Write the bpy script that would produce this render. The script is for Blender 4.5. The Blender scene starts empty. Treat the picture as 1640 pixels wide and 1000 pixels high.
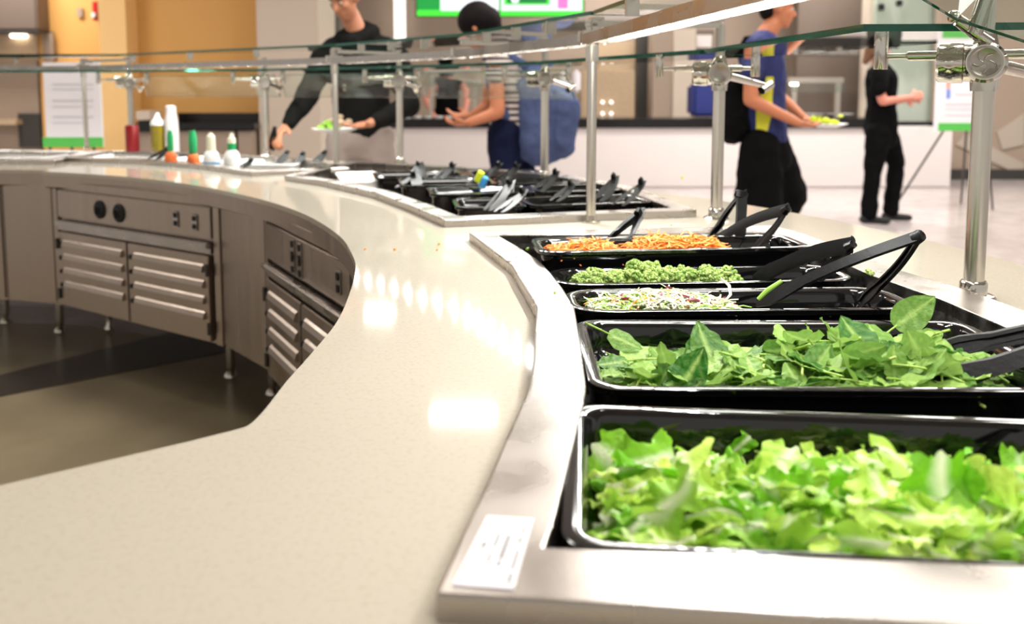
import bpy, bmesh, math, random
from mathutils import Vector, Matrix
from mathutils.geometry import tessellate_polygon
R = math.radians
rnd = random.Random(7)
scn = bpy.context.scene
COL = scn.collection
# ------------------------------------------------------------------ camera
FPX = 1400.0; CAMZ = 1.22; PY0 = 282.0
PITCH = math.atan((PY0-145.0)/FPX)
CP, SP = math.cos(PITCH), math.sin(PITCH)
CAM = Vector((0, 0, CAMZ))
cd = bpy.data.cameras.new('camera'); cam = bpy.data.objects.new('camera', cd); COL.objects.link(cam)
cam.location = CAM; cam.rotation_euler = (R(90)-PITCH, 0, 0)
cd.sensor_fit = 'HORIZONTAL'; cd.sensor_width = 36; cd.lens = FPX/1640*36
cd.shift_y = -(500-PY0)/1640.0
cd.clip_start = .02; cd.clip_end = 100
cd.dof.use_dof = True; cd.dof.focus_distance = 1.33; cd.dof.aperture_fstop = 4.1
scn.camera = cam
def ray(px, py):
    a = (px-820)/FPX; b = (PY0-py)/FPX
    return Vector((a, CP+b*SP, -SP+b*CP))
def G(px, py, z=.88):                       # point of a level surface
    d = ray(px, py); return CAM+d*((z-CAMZ)/d.z)
def P(px, py, Y):                           # point at a given distance
    d = ray(px, py); return CAM+d*(Y/d.y)
# ------------------------------------------------------------------ materials
def srgb(c):
    return tuple(((v/255)/12.92 if v/255 <= .04045 else ((v/255+.055)/1.055)**2.4) for v in c)+(1,)
def mat(name, col, rough=.5, metal=0, coat=0, emit=None, estr=0, noise=None, bump=None, trans=0, ior=1.45, sss=0, rnoise=None, spec=.5):
    m = bpy.data.materials.new(name); m.use_nodes = True
    nt = m.node_tree; b = nt.nodes['Principled BSDF']
    b.inputs['Base Color'].default_value = srgb(col); b.inputs['Roughness'].default_value = rough
    b.inputs['Metallic'].default_value = metal; b.inputs['Coat Weight'].default_value = coat
    b.inputs['Coat Roughness'].default_value = .05
    b.inputs['Transmission Weight'].default_value = trans; b.inputs['IOR'].default_value = ior
    b.inputs['Specular IOR Level'].default_value = spec
    if sss: b.inputs['Subsurface Weight'].default_value = sss; b.inputs['Subsurface Radius'].default_value = (.02, .01, .006)
    if emit: b.inputs['Emission Color'].default_value = srgb(emit); b.inputs['Emission Strength'].default_value = estr
    def tex(scale, stretch=(1,1,1), detail=3):
        tc = nt.nodes.new('ShaderNodeTexCoord'); mp = nt.nodes.new('ShaderNodeMapping'); mp.inputs['Scale'].default_value = stretch
        n = nt.nodes.new('ShaderNodeTexNoise'); n.inputs['Scale'].default_value = scale; n.inputs['Detail'].default_value = detail
        nt.links.new(tc.outputs['Object'], mp.inputs[0]); nt.links.new(mp.outputs[0], n.inputs['Vector']); return n
    if noise:
        scale, c2, lo, hi = noise[:4]
        n = tex(scale, noise[4] if len(noise) > 4 else (1,1,1)); cr = nt.nodes.new('ShaderNodeValToRGB')
        cr.color_ramp.elements[0].position = lo; cr.color_ramp.elements[1].position = hi
        cr.color_ramp.elements[0].color = srgb(col); cr.color_ramp.elements[1].color = srgb(c2)
        nt.links.new(n.outputs['Fac'], cr.inputs[0]); nt.links.new(cr.outputs[0], b.inputs['Base Color'])
    if rnoise:
        scale, lo, hi, st = rnoise
        n = tex(scale, st); mr = nt.nodes.new('ShaderNodeMapRange'); mr.inputs['To Min'].default_value = lo; mr.inputs['To Max'].default_value = hi
        mr.inputs['From Min'].default_value = .3; mr.inputs['From Max'].default_value = .7
        nt.links.new(n.outputs['Fac'], mr.inputs['Value']); nt.links.new(mr.outputs[0], b.inputs['Roughness'])
    if bump:
        n = tex(bump[0], bump[2] if len(bump) > 2 else (1,1,1)); bp = nt.nodes.new('ShaderNodeBump'); bp.inputs['Strength'].default_value = bump[1]
        bp.inputs['Distance'].default_value = .01
        nt.links.new(n.outputs['Fac'], bp.inputs['Height']); nt.links.new(bp.outputs[0], b.inputs['Normal'])
    return m
M = {}
M['stone'] = mat('quartz', (194,187,172), .06, noise=(190, (185,177,160), .5, .75), spec=.5)
M['steel'] = mat('brushed_steel', (178,171,164), .26, 1, rnoise=(9, .2, .38, (1,1,1)), bump=(60, .03, (1, 12, 12)))
M['steelv'] = mat('cabinet_steel', (172,158,146), .34, 1, rnoise=(4, .28, .42, (6,6,.4)), bump=(90, .025, (1,1,.05)))
M['worn'] = mat('worn_steel', (160,156,150), .3, 1, noise=(70, (120,118,112), .55, .75), rnoise=(30, .2, .55, (1,1,1)), bump=(90, .15))
M['tube'] = mat('satin_tube', (206,199,188), .27, 1)
M['chrome'] = mat('polished_casting', (205,200,190), .12, 1)
M['black'] = mat('black_polycarbonate', (9,9,10), .09, coat=.5)
M['tong'] = mat('black_tong_plastic', (9,9,10), .4, spec=.35, bump=(200,.05))
M['glass'] = mat('clear_glass', (236,246,241), .0, trans=1, ior=1.45)
M['gedge'] = mat('glass_edge', (40,110,92), .08, trans=.45, ior=1.45)
M['white'] = mat('white_laminate', (222,214,212), .3)
M['paper'] = mat('white_card', (235,232,236), .5)
M['green'] = mat('green_print', (88,190,84), .5)
M['ink'] = mat('grey_print', (150,150,152), .6)
M['blk'] = mat('black_stone', (22,21,22), .18)
M['dark'] = mat('dark_grey', (60,57,55), .5)
M['rubber'] = mat('dark_rubber', (24,24,25), .7)
M['ochre'] = mat('ochre_paint', (216,164,92), .6)
M['ochre2'] = mat('pale_ochre_paint', (246,204,138), .6)
M['beige'] = mat('beige_wall', (205,190,174), .5)
M['taupe'] = mat('taupe_wall', (164,146,130), .5)
M['brown'] = mat('brown_wall', (112,98,88), .5)
M['tan'] = mat('tan_tile', (196,172,142), .35, noise=(40,(180,156,128),.4,.6))
M['frost'] = mat('frosted_green_panel', (186,196,184), .2, noise=(1.6,(160,172,158),.45,.55,(1,1,.4)))
M['ceil'] = mat('ceiling_paint', (205,200,192), .8)
M['floor'] = mat('pale_terrazzo', (190,180,178), .16, noise=(5,(178,168,166),.4,.6))
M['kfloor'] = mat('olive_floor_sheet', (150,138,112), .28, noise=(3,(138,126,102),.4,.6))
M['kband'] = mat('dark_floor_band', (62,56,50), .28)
M['lamp'] = mat('lamp_diffuser', (255,250,240), .5, emit=(255,246,232), estr=7)
M['led'] = mat('led_lens', (255,255,250), .5, emit=(250,255,250), estr=60)
M['ice'] = mat('white_crock', (238,240,238), .35)
M['skin'] = mat('skin', (200,136,104), .5, sss=.1)
M['skin2'] = mat('tan_skin', (196,124,88), .5, sss=.1)
M['skin3'] = mat('pink_skin', (214,140,120), .5, sss=.1)
M['hair'] = mat('dark_hair', (20,15,16), .7, spec=.15, bump=(60,.4,(1,1,.15)))
M['bhair'] = mat('brown_hair', (120,84,60), .5)
M['hood'] = mat('black_cotton', (28,28,27), .9, spec=.08, bump=(30,.2))
M['gsweat'] = mat('grey_sweatpants', (160,146,138), .9)
M['navy'] = mat('navy_cloth', (22,26,50), .85, spec=.08)
M['blackcloth'] = mat('black_cloth', (12,12,13), .85, spec=.08)
M['pack'] = mat('slate_blue_canvas', (76,88,124), .9, spec=.1, bump=(14,.5))
M['teeth'] = mat('shoe_white', (210,205,200), .6)
M['red'] = mat('red_plastic', (190,28,34), .35)
M['sky'] = mat('ink_blue', (28,40,110), .6)
def ramp_z(name, cols, scale, rough=.85):   # horizontal stripes
    m = mat(name, cols[0], rough); nt = m.node_tree; b = nt.nodes['Principled BSDF']
    tc = nt.nodes.new('ShaderNodeTexCoord'); w = nt.nodes.new('ShaderNodeTexWave'); w.bands_direction = 'Z'; w.inputs['Scale'].default_value = scale
    cr = nt.nodes.new('ShaderNodeValToRGB'); cr.color_ramp.elements[0].position = .42; cr.color_ramp.elements[1].position = .55
    cr.color_ramp.elements[0].color = srgb(cols[0]); cr.color_ramp.elements[1].color = srgb(cols[1])
    nt.links.new(tc.outputs['Object'], w.inputs['Vector']); nt.links.new(w.outputs['Fac'], cr.inputs[0]); nt.links.new(cr.outputs[0], b.inputs['Base Color'])
    return m
M['stripe'] = ramp_z('striped_knit', ((66,58,62),(196,184,178)), 9.0)
def side_panel_mat():
    m = mat('navy_and_yellow_jersey', (30,38,92), .7); nt = m.node_tree; b = nt.nodes['Principled BSDF']
    tc = nt.nodes.new('ShaderNodeTexCoord'); sp = nt.nodes.new('ShaderNodeSeparateXYZ'); nt.links.new(tc.outputs['Object'], sp.inputs[0])
    def mth(op, a, bb):
        n = nt.nodes.new('ShaderNodeMath'); n.operation = op
        for i, v in enumerate((a, bb)):
            if isinstance(v, (int, float)): n.inputs[i].default_value = v
            else: nt.links.new(v, n.inputs[i])
        return n.outputs[0]
    # a long tapering panel down the flank
    cx = mth('MULTIPLY', mth('SUBTRACT', sp.outputs['Z'], 1.0), .10)
    dx = mth('ABSOLUTE', mth('SUBTRACT', mth('SUBTRACT', sp.outputs['X'], -.045), cx), 0)
    wd = mth('SUBTRACT', .045, mth('MULTIPLY', mth('ABSOLUTE', mth('SUBTRACT', sp.outputs['Z'], 1.1), 0), .12))
    f = mth('MULTIPLY', mth('LESS_THAN', dx, wd), mth('LESS_THAN', sp.outputs['Z'], 1.3))
    mx = nt.nodes.new('ShaderNodeMix'); mx.data_type = 'RGBA'; mx.inputs[6].default_value = srgb((30,38,92)); mx.inputs[7].default_value = srgb((206,206,52))
    nt.links.new(f, mx.inputs[0]); nt.links.new(mx.outputs[2], b.inputs['Base Color'])
    return m
M['jersey'] = side_panel_mat()
def leaf_mat(name, ca, cb, rib, ribw, back=None, tr=.35, rough=.45):
    m = bpy.data.materials.new(name); m.use_nodes = True; nt = m.node_tree; b = nt.nodes['Principled BSDF']; out = nt.nodes['Material Output']
    oi = nt.nodes.new('ShaderNodeObjectInfo'); at = nt.nodes.new('ShaderNodeAttribute'); at.attribute_name = 'vein'
    var = nt.nodes.new('ShaderNodeAttribute'); var.attribute_name = 'tone'
    add = nt.nodes.new('ShaderNodeMath'); add.operation = 'ADD'; nt.links.new(oi.outputs['Random'], add.inputs[0]); nt.links.new(var.outputs['Fac'], add.inputs[1])
    fr = nt.nodes.new('ShaderNodeMath'); fr.operation = 'FRACT'; nt.links.new(add.outputs[0], fr.inputs[0])
    cr = nt.nodes.new('ShaderNodeValToRGB'); e = cr.color_ramp.elements; e[0].color = srgb(ca); e[1].color = srgb(cb)
    nt.links.new(fr.outputs[0], cr.inputs[0])
    ns = nt.nodes.new('ShaderNodeTexNoise'); ns.inputs['Scale'].default_value = 110; tc = nt.nodes.new('ShaderNodeTexCoord'); nt.links.new(tc.outputs['Object'], ns.inputs['Vector'])
    mx = nt.nodes.new('ShaderNodeMix'); mx.data_type = 'RGBA'; mx.inputs[7].default_value = srgb(rib)
    nt.links.new(cr.outputs[0], mx.inputs[6]); nt.links.new(at.outputs['Fac'], mx.inputs[0])
    nt.links.new(mx.outputs[2], b.inputs['Base Color']); b.inputs['Roughness'].default_value = rough
    b.inputs['Specular IOR Level'].default_value = .3; bp = nt.nodes.new('ShaderNodeBump'); bp.inputs['Strength'].default_value = .5; bp.inputs['Distance'].default_value = .006
    nt.links.new(ns.outputs['Fac'], bp.inputs['Height']); nt.links.new(bp.outputs[0], b.inputs['Normal'])
    t = nt.nodes.new('ShaderNodeBsdfTranslucent'); nt.links.new(mx.outputs[2], t.inputs['Color'])
    ms = nt.nodes.new('ShaderNodeMixShader'); ms.inputs[0].default_value = tr
    nt.links.new(b.outputs[0], ms.inputs[1]); nt.links.new(t.outputs[0], ms.inputs[2]); nt.links.new(ms.outputs[0], out.inputs['Surface'])
    return m
M['spin'] = leaf_mat('spinach_leaf', (40,104,26), (172,208,106), (186,214,124), .1)
M['stem'] = leaf_mat('spinach_stem', (166,206,92), (198,220,124), (170,200,100), .1, tr=.2)
M['lett'] = leaf_mat('romaine_leaf', (116,190,30), (214,240,110), (250,250,226), .1, tr=.3)
M['broc'] = mat('broccoli_green', (206,226,134), .75, noise=(160,(124,172,70),.4,.62), bump=(260,1.0))
M['brocs'] = mat('broccoli_stalk', (196,216,130), .5)
M['carrot'] = mat('carrot', (244,140,40), .45, noise=(30,(255,176,84),.4,.7))
M['slawp'] = mat('pale_cabbage', (228,232,196), .4)
M['slawg'] = mat('green_cabbage', (140,184,70), .4)
M['slawr'] = mat('purple_cabbage', (120,28,56), .4)
M['dred'] = mat('dark_red_plastic', (128,18,22), .35)
M['glow'] = mat('lamp_and_reflection_glow', (250,248,244), .5, emit=(255,250,244), estr=1.6)  # emission for the upper oven lamps and for imitated reflections
M['oil'] = mat('olive_dressing', (128,112,12), .2, coat=.5)
M['bgreen'] = mat('green_cap', (34,160,96), .35)
M['bpale'] = mat('pale_bottle', (226,226,200), .3)
M['orange'] = mat('orange_label', (226,110,50), .5)
M['bluel'] = mat('blue_label', (70,150,206), .5)
# ------------------------------------------------------------------ mesh helpers
def link_mesh(name, bm, m, parent=None, smooth=True, mods=None):
    bmesh.ops.recalc_face_normals(bm, faces=bm.faces)
    me = bpy.data.meshes.new(name); bm.to_mesh(me); bm.free()
    for mm in (m if isinstance(m, (list, tuple)) else [m]): me.materials.append(M[mm])
    if smooth:
        for p in me.polygons: p.use_smooth = True
        me.set_sharp_from_angle(angle=R(38))
    o = bpy.data.objects.new(name, me); COL.objects.link(o)
    if parent is not None: o.parent = parent
    return o
def tag(o, label=None, cat=None, group=None, kind=None):
    if label: o['label'] = label
    if cat: o['category'] = cat
    if group: o['group'] = group
    if kind: o['kind'] = kind
    return o
def empty(name, loc=(0,0,0), rz=0):
    o = bpy.data.objects.new(name, None); COL.objects.link(o); o.location = loc; o.rotation_euler = (0,0,rz); o.empty_display_size = .05
    return o
def box(bm, c, s, rot=None, mi=0, bev=0):
    r = bmesh.ops.create_cube(bm, size=1); vs = r['verts']
    mt = Matrix.Translation(Vector(c)) @ (rot.to_4x4() if rot is not None else Matrix.Identity(4)) @ Matrix.Diagonal((*s, 1))
    bmesh.ops.transform(bm, matrix=mt, verts=vs)
    fs = {f for v in vs for f in v.link_faces}
    for f in fs: f.material_index = mi
    if bev: bmesh.ops.bevel(bm, geom=list({e for v in vs for e in v.link_edges}), offset=bev, segments=2, affect='EDGES')
def frame_of(d, side=None):
    d = d.normalized(); up = Vector((0,0,1)) if abs(d.z) < .95 else Vector((0,1,0))
    if side is not None and side.cross(d).length > .1: x = (side-d*side.dot(d)).normalized()
    else: x = up.cross(d).normalized()
    return x, d.cross(x).normalized(), d
def tube(bm, pts, rad, n=12, mi=0, cap=True, k=1.0, side=None):
    pts = [Vector(p) for p in pts]; rads = rad if isinstance(rad, (list, tuple)) else [rad]*len(pts)
    rings = []; px_ = None
    for i, p in enumerate(pts):
        d = (pts[min(i+1, len(pts)-1)]-pts[max(i-1, 0)])
        x, y, _ = frame_of(d, px_ if px_ is not None else side); px_ = x
        rings.append([bm.verts.new(p+(x*math.cos(2*math.pi*j/n)*rads[i]+y*math.sin(2*math.pi*j/n)*rads[i]*k)) for j in range(n)])
    for a, b in zip(rings, rings[1:]):
        for j in range(n):
            f = bm.faces.new((a[j], a[(j+1)%n], b[(j+1)%n], b[j])); f.material_index = mi
    if cap:
        for r_ in (rings[0][::-1], rings[-1]):
            f = bm.faces.new(r_); f.material_index = mi
def capsule(bm, p0, p1, r0, r1, k=1.0, side=None, n=14):
    p0, p1 = Vector(p0), Vector(p1); d = p1-p0
    if d.length < 1e-5: d = Vector((0,0,1e-4))
    u = d.normalized(); pts = []; rr = []
    for a in (-88, -60, -30): pts.append(p0+u*r0*math.sin(R(a))); rr.append(r0*math.cos(R(a)))
    pts += [p0, p1]; rr += [r0, r1]
    for a in (30, 60, 88): pts.append(p1+u*r1*math.sin(R(a))); rr.append(r1*math.cos(R(a)))
    x, y, _ = frame_of(d, side); rings = []
    for p, r_ in zip(pts, rr):
        rings.append([bm.verts.new(p+x*math.cos(2*math.pi*j/n)*r_+y*math.sin(2*math.pi*j/n)*r_*k) for j in range(n)])
    for a, b in zip(rings, rings[1:]):
        for j in range(n): bm.faces.new((a[j], a[(j+1)%n], b[(j+1)%n], b[j]))
    bm.faces.new(rings[0][::-1]); bm.faces.new(rings[-1])
def ball(bm, c, r, s=(1,1,1), rot=None, seg=16, mi=0):
    g = bmesh.ops.create_uvsphere(bm, u_segments=seg, v_segments=seg*2//3, radius=r)
    mt = Matrix.Translation(Vector(c)) @ (rot.to_4x4() if rot is not None else Matrix.Identity(4)) @ Matrix.Diagonal((*s, 1))
    bmesh.ops.transform(bm, matrix=mt, verts=g['verts'])
    for f in {f for v in g['verts'] for f in v.link_faces}: f.material_index = mi
def lathe(bm, prof, c=(0,0,0), n=24, mi=0, axis=None):
    # prof: (radius, height) list
    c = Vector(c); rings = []
    Q = Matrix.Identity(3) if axis is None else Vector((0,0,1)).rotation_difference(Vector(axis)).to_matrix()
    for r_, z in prof:
        rings.append([bm.verts.new(c+Q@Vector((r_*math.cos(2*math.pi*j/n), r_*math.sin(2*math.pi*j/n), z))) for j in range(n)])
    for a, b in zip(rings, rings[1:]):
        for j in range(n):
            f = bm.faces.new((a[j], a[(j+1)%n], b[(j+1)%n], b[j])); f.material_index = mi
    for r_ in (rings[0][::-1], rings[-1]):
        f = bm.faces.new(r_); f.material_index = mi
def slab(bm, loops, z0, z1, bottom=True, flare=0, mi=0):
    # loops[0] outer, others holes; lists of (x, y)
    flat = [Vector((p[0], p[1], 0)) for lp in loops for p in lp]
    tris = tessellate_polygon([[Vector((p[0], p[1], 0)) for p in lp] for lp in loops])
    top = [bm.verts.new((p.x, p.y, z1)) for p in flat]; bot = [bm.verts.new((p.x, p.y, z0)) for p in flat]
    for t in tris:
        try:
            f = bm.faces.new([top[i] for i in t]); f.material_index = mi
            if bottom: f = bm.faces.new([bot[i] for i in reversed(t)]); f.material_index = mi
        except ValueError: pass
    k = 0
    for lp in loops:
        n = len(lp)
        for i in range(n):
            a, b = k+i, k+(i+1)%n
            f = bm.faces.new((top[a], top[b], bot[b], bot[a])); f.material_index = mi
        k += n
def smooth_path(pts, n):
    pts = [Vector((p[0], p[1], 0)) for p in pts]; out = []
    for i in range(len(pts)-1):
        p0 = pts[max(i-1, 0)]; p1 = pts[i]; p2 = pts[i+1]; p3 = pts[min(i+2, len(pts)-1)]
        for j in range(n):
            t = j/n
            out.append(.5*((2*p1)+(p2-p0)*t+(2*p0-5*p1+4*p2-p3)*t*t+(3*p1-p0-3*p2+p3)*t**3))
    out.append(pts[-1]); return [(p.x, p.y) for p in out]
def offset_loop(lp, d):
    # closed loop, positive = outward
    n = len(lp); A = sum(lp[i][0]*lp[(i+1)%n][1]-lp[(i+1)%n][0]*lp[i][1] for i in range(n)); s = 1 if A > 0 else -1
    out = []
    for i in range(n):
        p = Vector(lp[i][:2]); a = Vector(lp[i-1][:2]); b = Vector(lp[(i+1)%n][:2])
        e1 = (p-a).normalized(); e2 = (b-p).normalized()
        n1 = Vector((e1.y, -e1.x))*s; n2 = Vector((e2.y, -e2.x))*s; m_ = (n1+n2)
        m_ = m_/max(m_.length_squared, .6)*2 if m_.length > 1e-4 else n1
        out.append(tuple(p+m_*d))
    return out
def XY(v): return (v.x, v.y)
# ------------------------------------------------------------------ the setting
def structure(name, bm, m, **k):
    return tag(link_mesh(name, bm, m, **k), kind='structure')
bm = bmesh.new(); box(bm, (0, 6, -.05), (26, 22, .1)); structure('floor', bm, 'floor')
def wallbox(name, pxa, pxb, Y, m, z0=0, z1=3.6, th=.15):
    a, b = P(pxa, 145, Y), P(pxb, 145, Y); b_ = bmesh.new()
    box(b_, ((a.x+b.x)/2, Y+th/2, (z0+z1)/2), (b.x-a.x, th, z1-z0)); return structure(name, b_, m)
wallbox('wall_back', -500, 1420, 14.0, 'taupe')
wallbox('wall_ochre', 205, 416, 10.0, 'ochre', th=.5)
wallbox('trim_1', 163, 206, 9.7, 'ochre2', th=.8)
wallbox('wall_yellow', 66, 164, 11.5, 'ochre')
wallbox('wall_pillar', 414, 512, 9.6, 'beige', th=.9)
wallbox('wall_kitchen', -300, 67, 12.6, 'brown')
wallbox('wall_brown', 1275, 1402, 13.0, 'brown')
wallbox('wall_frosted', 1398, 1502, 12.2, 'frost', z0=.1)
wallbox('wall_right', 1500, 2300, 12.0, 'taupe', z0=0)
wallbox('baseboard_right', 1500, 2300, 11.96, 'dark', z0=0, z1=.14, th=.04)
bm = bmesh.new(); box(bm, (0, 6, 3.65), (26, 22, .1)); structure('ceiling', bm, 'ceil')
# ------------------------------------------------------------------ counter outline
inner_px = [(0,272),(75,275),(200,283),(300,295),(400,315),(480,340),(540,375),(565,410),(569,435),(560,470),(540,515),(500,565),(460,610),(425,655),(400,680),(380,688)]
inner = [XY(G(*p)) for p in inner_px]
inner_s = smooth_path([(-4.2, inner[0][1]+.18)]+inner, 6)
tail = [XY(G(300,708)), XY(G(0,778)), (-2.6, XY(G(0,778))[1]-.42)]
outer_w = [(-4.2,5.15),(-3.17,5.05),(-2.29,4.95),(-1.47,4.65),(-.98,4.30),(-.53,4.0),(-.107,3.72),(.248,3.28),(.478,2.93),(.65,2.68),(.822,2.34),(.943,1.98),(1.01,1.62),(1.04,1.2),(1.0,.6),(.9,.2)]
outer_s = smooth_path(outer_w, 5)
stone_outer = inner_s + tail + [(-2.6, .28), (.9, .2)] + list(reversed(outer_s))[1:]
# wells: frame outer loops and inner loops at z = .90
ZF = .90
def GP(l, z=ZF): return [XY(G(a, b, z)) for a, b in l]
w1_left_o = GP([(751,372),(819,424),(859,492),(855,570),(848,620),(805,713),(784,764),(743,848),(697,952)])
w1_left_i = GP([(798,377),(834,398),(863,417),(881,436),(902,463),(920,492),(931,553),(939,619),(936,643),(886,840),(873,876)])
w1_o = w1_left_o + [(.66,.455),(.74,.85),(.755,1.15),(.74,1.36),(.69,1.56),(.655,1.95),(.62,2.06)]
w1_i = w1_left_i + [(.60,.545),(.655,.86),(.675,1.1),(.66,1.32),(.625,1.5),(.60,1.85),(.575,1.95)]
w2_o = GP([(455,281),(520,290),(600,308),(655,328),(712,352)])+GP([(1116,336)])+GP([(1010,298),(900,279),(760,268),(640,262),(560,258)])
w2_i = offset_loop(w2_o, -.055)
w3_o = GP([(95,252),(180,255),(250,258),(330,265),(402,275)])+GP([(560,268),(500,256),(420,249),(300,243),(170,241)])
w3_i = offset_loop(w3_o, -.05)
w4_o = GP([(-160,254),(0,257),(88,257),(150,243),(0,240),(-160,240)])
w4_i = offset_loop(w4_o, -.05)
wells = [(w1_o, w1_i), (w2_o, w2_i), (w3_o, w3_i), (w4_o, w4_i)]
bm = bmesh.new()
slab(bm, [stone_outer]+[offset_loop(i, .012) for o, i in wells], .866, .88)
ctr = link_mesh('serving_counter', bm, 'stone', smooth=False)
tag(ctr, 'long curved beige quartz counter sweeping around the salad wells', 'counter')
bm = bmesh.new(); ep = [(-4.2, inner[0][1]+.18)]+inner_s[1:]+tail[:2]
cc = Vector((-2.4, 1.3)); pa_ = [Vector(p)+(Vector(p)-cc).normalized()*.004 for p in ep]; pb_ = [Vector(p)+(Vector(p)-cc).normalized()*.03 for p in ep]
rows = [[bm.verts.new((p.x, p.y, z)) for p in pp] for pp, z in ((pa_, .8655), (pa_, .815), (pb_, .805), (pb_, .8655))]
for ra, rb in zip(rows, rows[1:]+rows[:1]):
    for i in range(len(ra)-1): bm.faces.new((ra[i], ra[i+1], rb[i+1], rb[i]))
link_mesh('edge_apron', bm, 'steelv', ctr)
wl = [('steel well rim of the nearest salad bar well holding lettuce and spinach','worn'),
      ('steel well rim of the middle salad bar well crowded with black tongs','steel'),
      ('steel rim of the far well with dressing bottles','steel'),
      ('steel rim of the farthest well at the left end of counter','steel')]
for (o, i), (lab, mm) in zip(wells, wl):
    bm = bmesh.new(); slab(bm, [o, i], .8805, ZF, bottom=False)
    r = link_mesh('well_frame', bm, 'steel', smooth=False); tag(r, lab, 'well frame', 'steel rims of the drop-in wells')
    bv = r.modifiers.new('b', 'BEVEL'); bv.width = .0025; bv.segments = 2; bv.limit_method = 'ANGLE'; bv.angle_limit = R(50)
    bm = bmesh.new(); n = len(i); zt = ZF-.0005; zb = .70
    tp = [bm.verts.new((p[0], p[1], zt)) for p in i]; bt = [bm.verts.new((p[0], p[1], zb)) for p in i]
    for k in range(n): bm.faces.new((tp[k], tp[(k+1)%n], bt[(k+1)%n], bt[k]))
    for t in tessellate_polygon([[Vector((p[0], p[1], 0)) for p in i]]): bm.faces.new([bt[q] for q in t])
    link_mesh('basin', bm, mm, r, smooth=False)
# white info card stuck to the nearest rim
cp = [G(780,826,ZF+.001), G(855,831,ZF+.001), G(823,944,ZF+.001), G(724,937,ZF+.001)]
bm = bmesh.new(); slab(bm, [[XY(p) for p in cp]], ZF+.0004, ZF+.0012)
card = link_mesh('sticker', bm, 'paper', smooth=False); tag(card, 'white printed sticker on the nearest steel rim corner', 'sticker')
bm = bmesh.new()
def cuv(u, v): return cp[0].lerp(cp[1], u).lerp(cp[3].lerp(cp[2], u), v)
for (u, v0, v1, w) in ((.22,.42,.52,.05),(.42,.28,.48,.035),(.42,.58,.7,.03),(.62,.3,.64,.05),(.62,.67,.75,.04),(.86,.12,.28,.03),(.86,.32,.42,.04),(.88,.5,.78,.035),(.89,.82,.96,.04)):
    vv = v0
    while vv < v1:
        ve = min(vv+.035, v1); q = [cuv(u-w, vv), cuv(u+w, vv), cuv(u+w, ve-.01), cuv(u-w, ve-.01)]
        bm.faces.new([bm.verts.new((p.x, p.y, ZF+.0016)) for p in q]); vv += .042
link_mesh('print', bm, 'ink', card, smooth=False)
# ------------------------------------------------------------------ kitchen side floor
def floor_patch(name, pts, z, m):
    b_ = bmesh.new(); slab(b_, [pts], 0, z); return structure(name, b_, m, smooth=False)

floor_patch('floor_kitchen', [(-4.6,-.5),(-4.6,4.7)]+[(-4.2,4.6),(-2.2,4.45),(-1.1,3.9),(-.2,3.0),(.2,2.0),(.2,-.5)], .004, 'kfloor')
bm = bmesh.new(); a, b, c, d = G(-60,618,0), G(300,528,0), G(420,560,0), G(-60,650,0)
slab(bm, [[XY(a), XY(b), XY(G(430,552,0)), XY(d)]], .004, .007); structure('floor_band', bm, 'kband', smooth=False)
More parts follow.
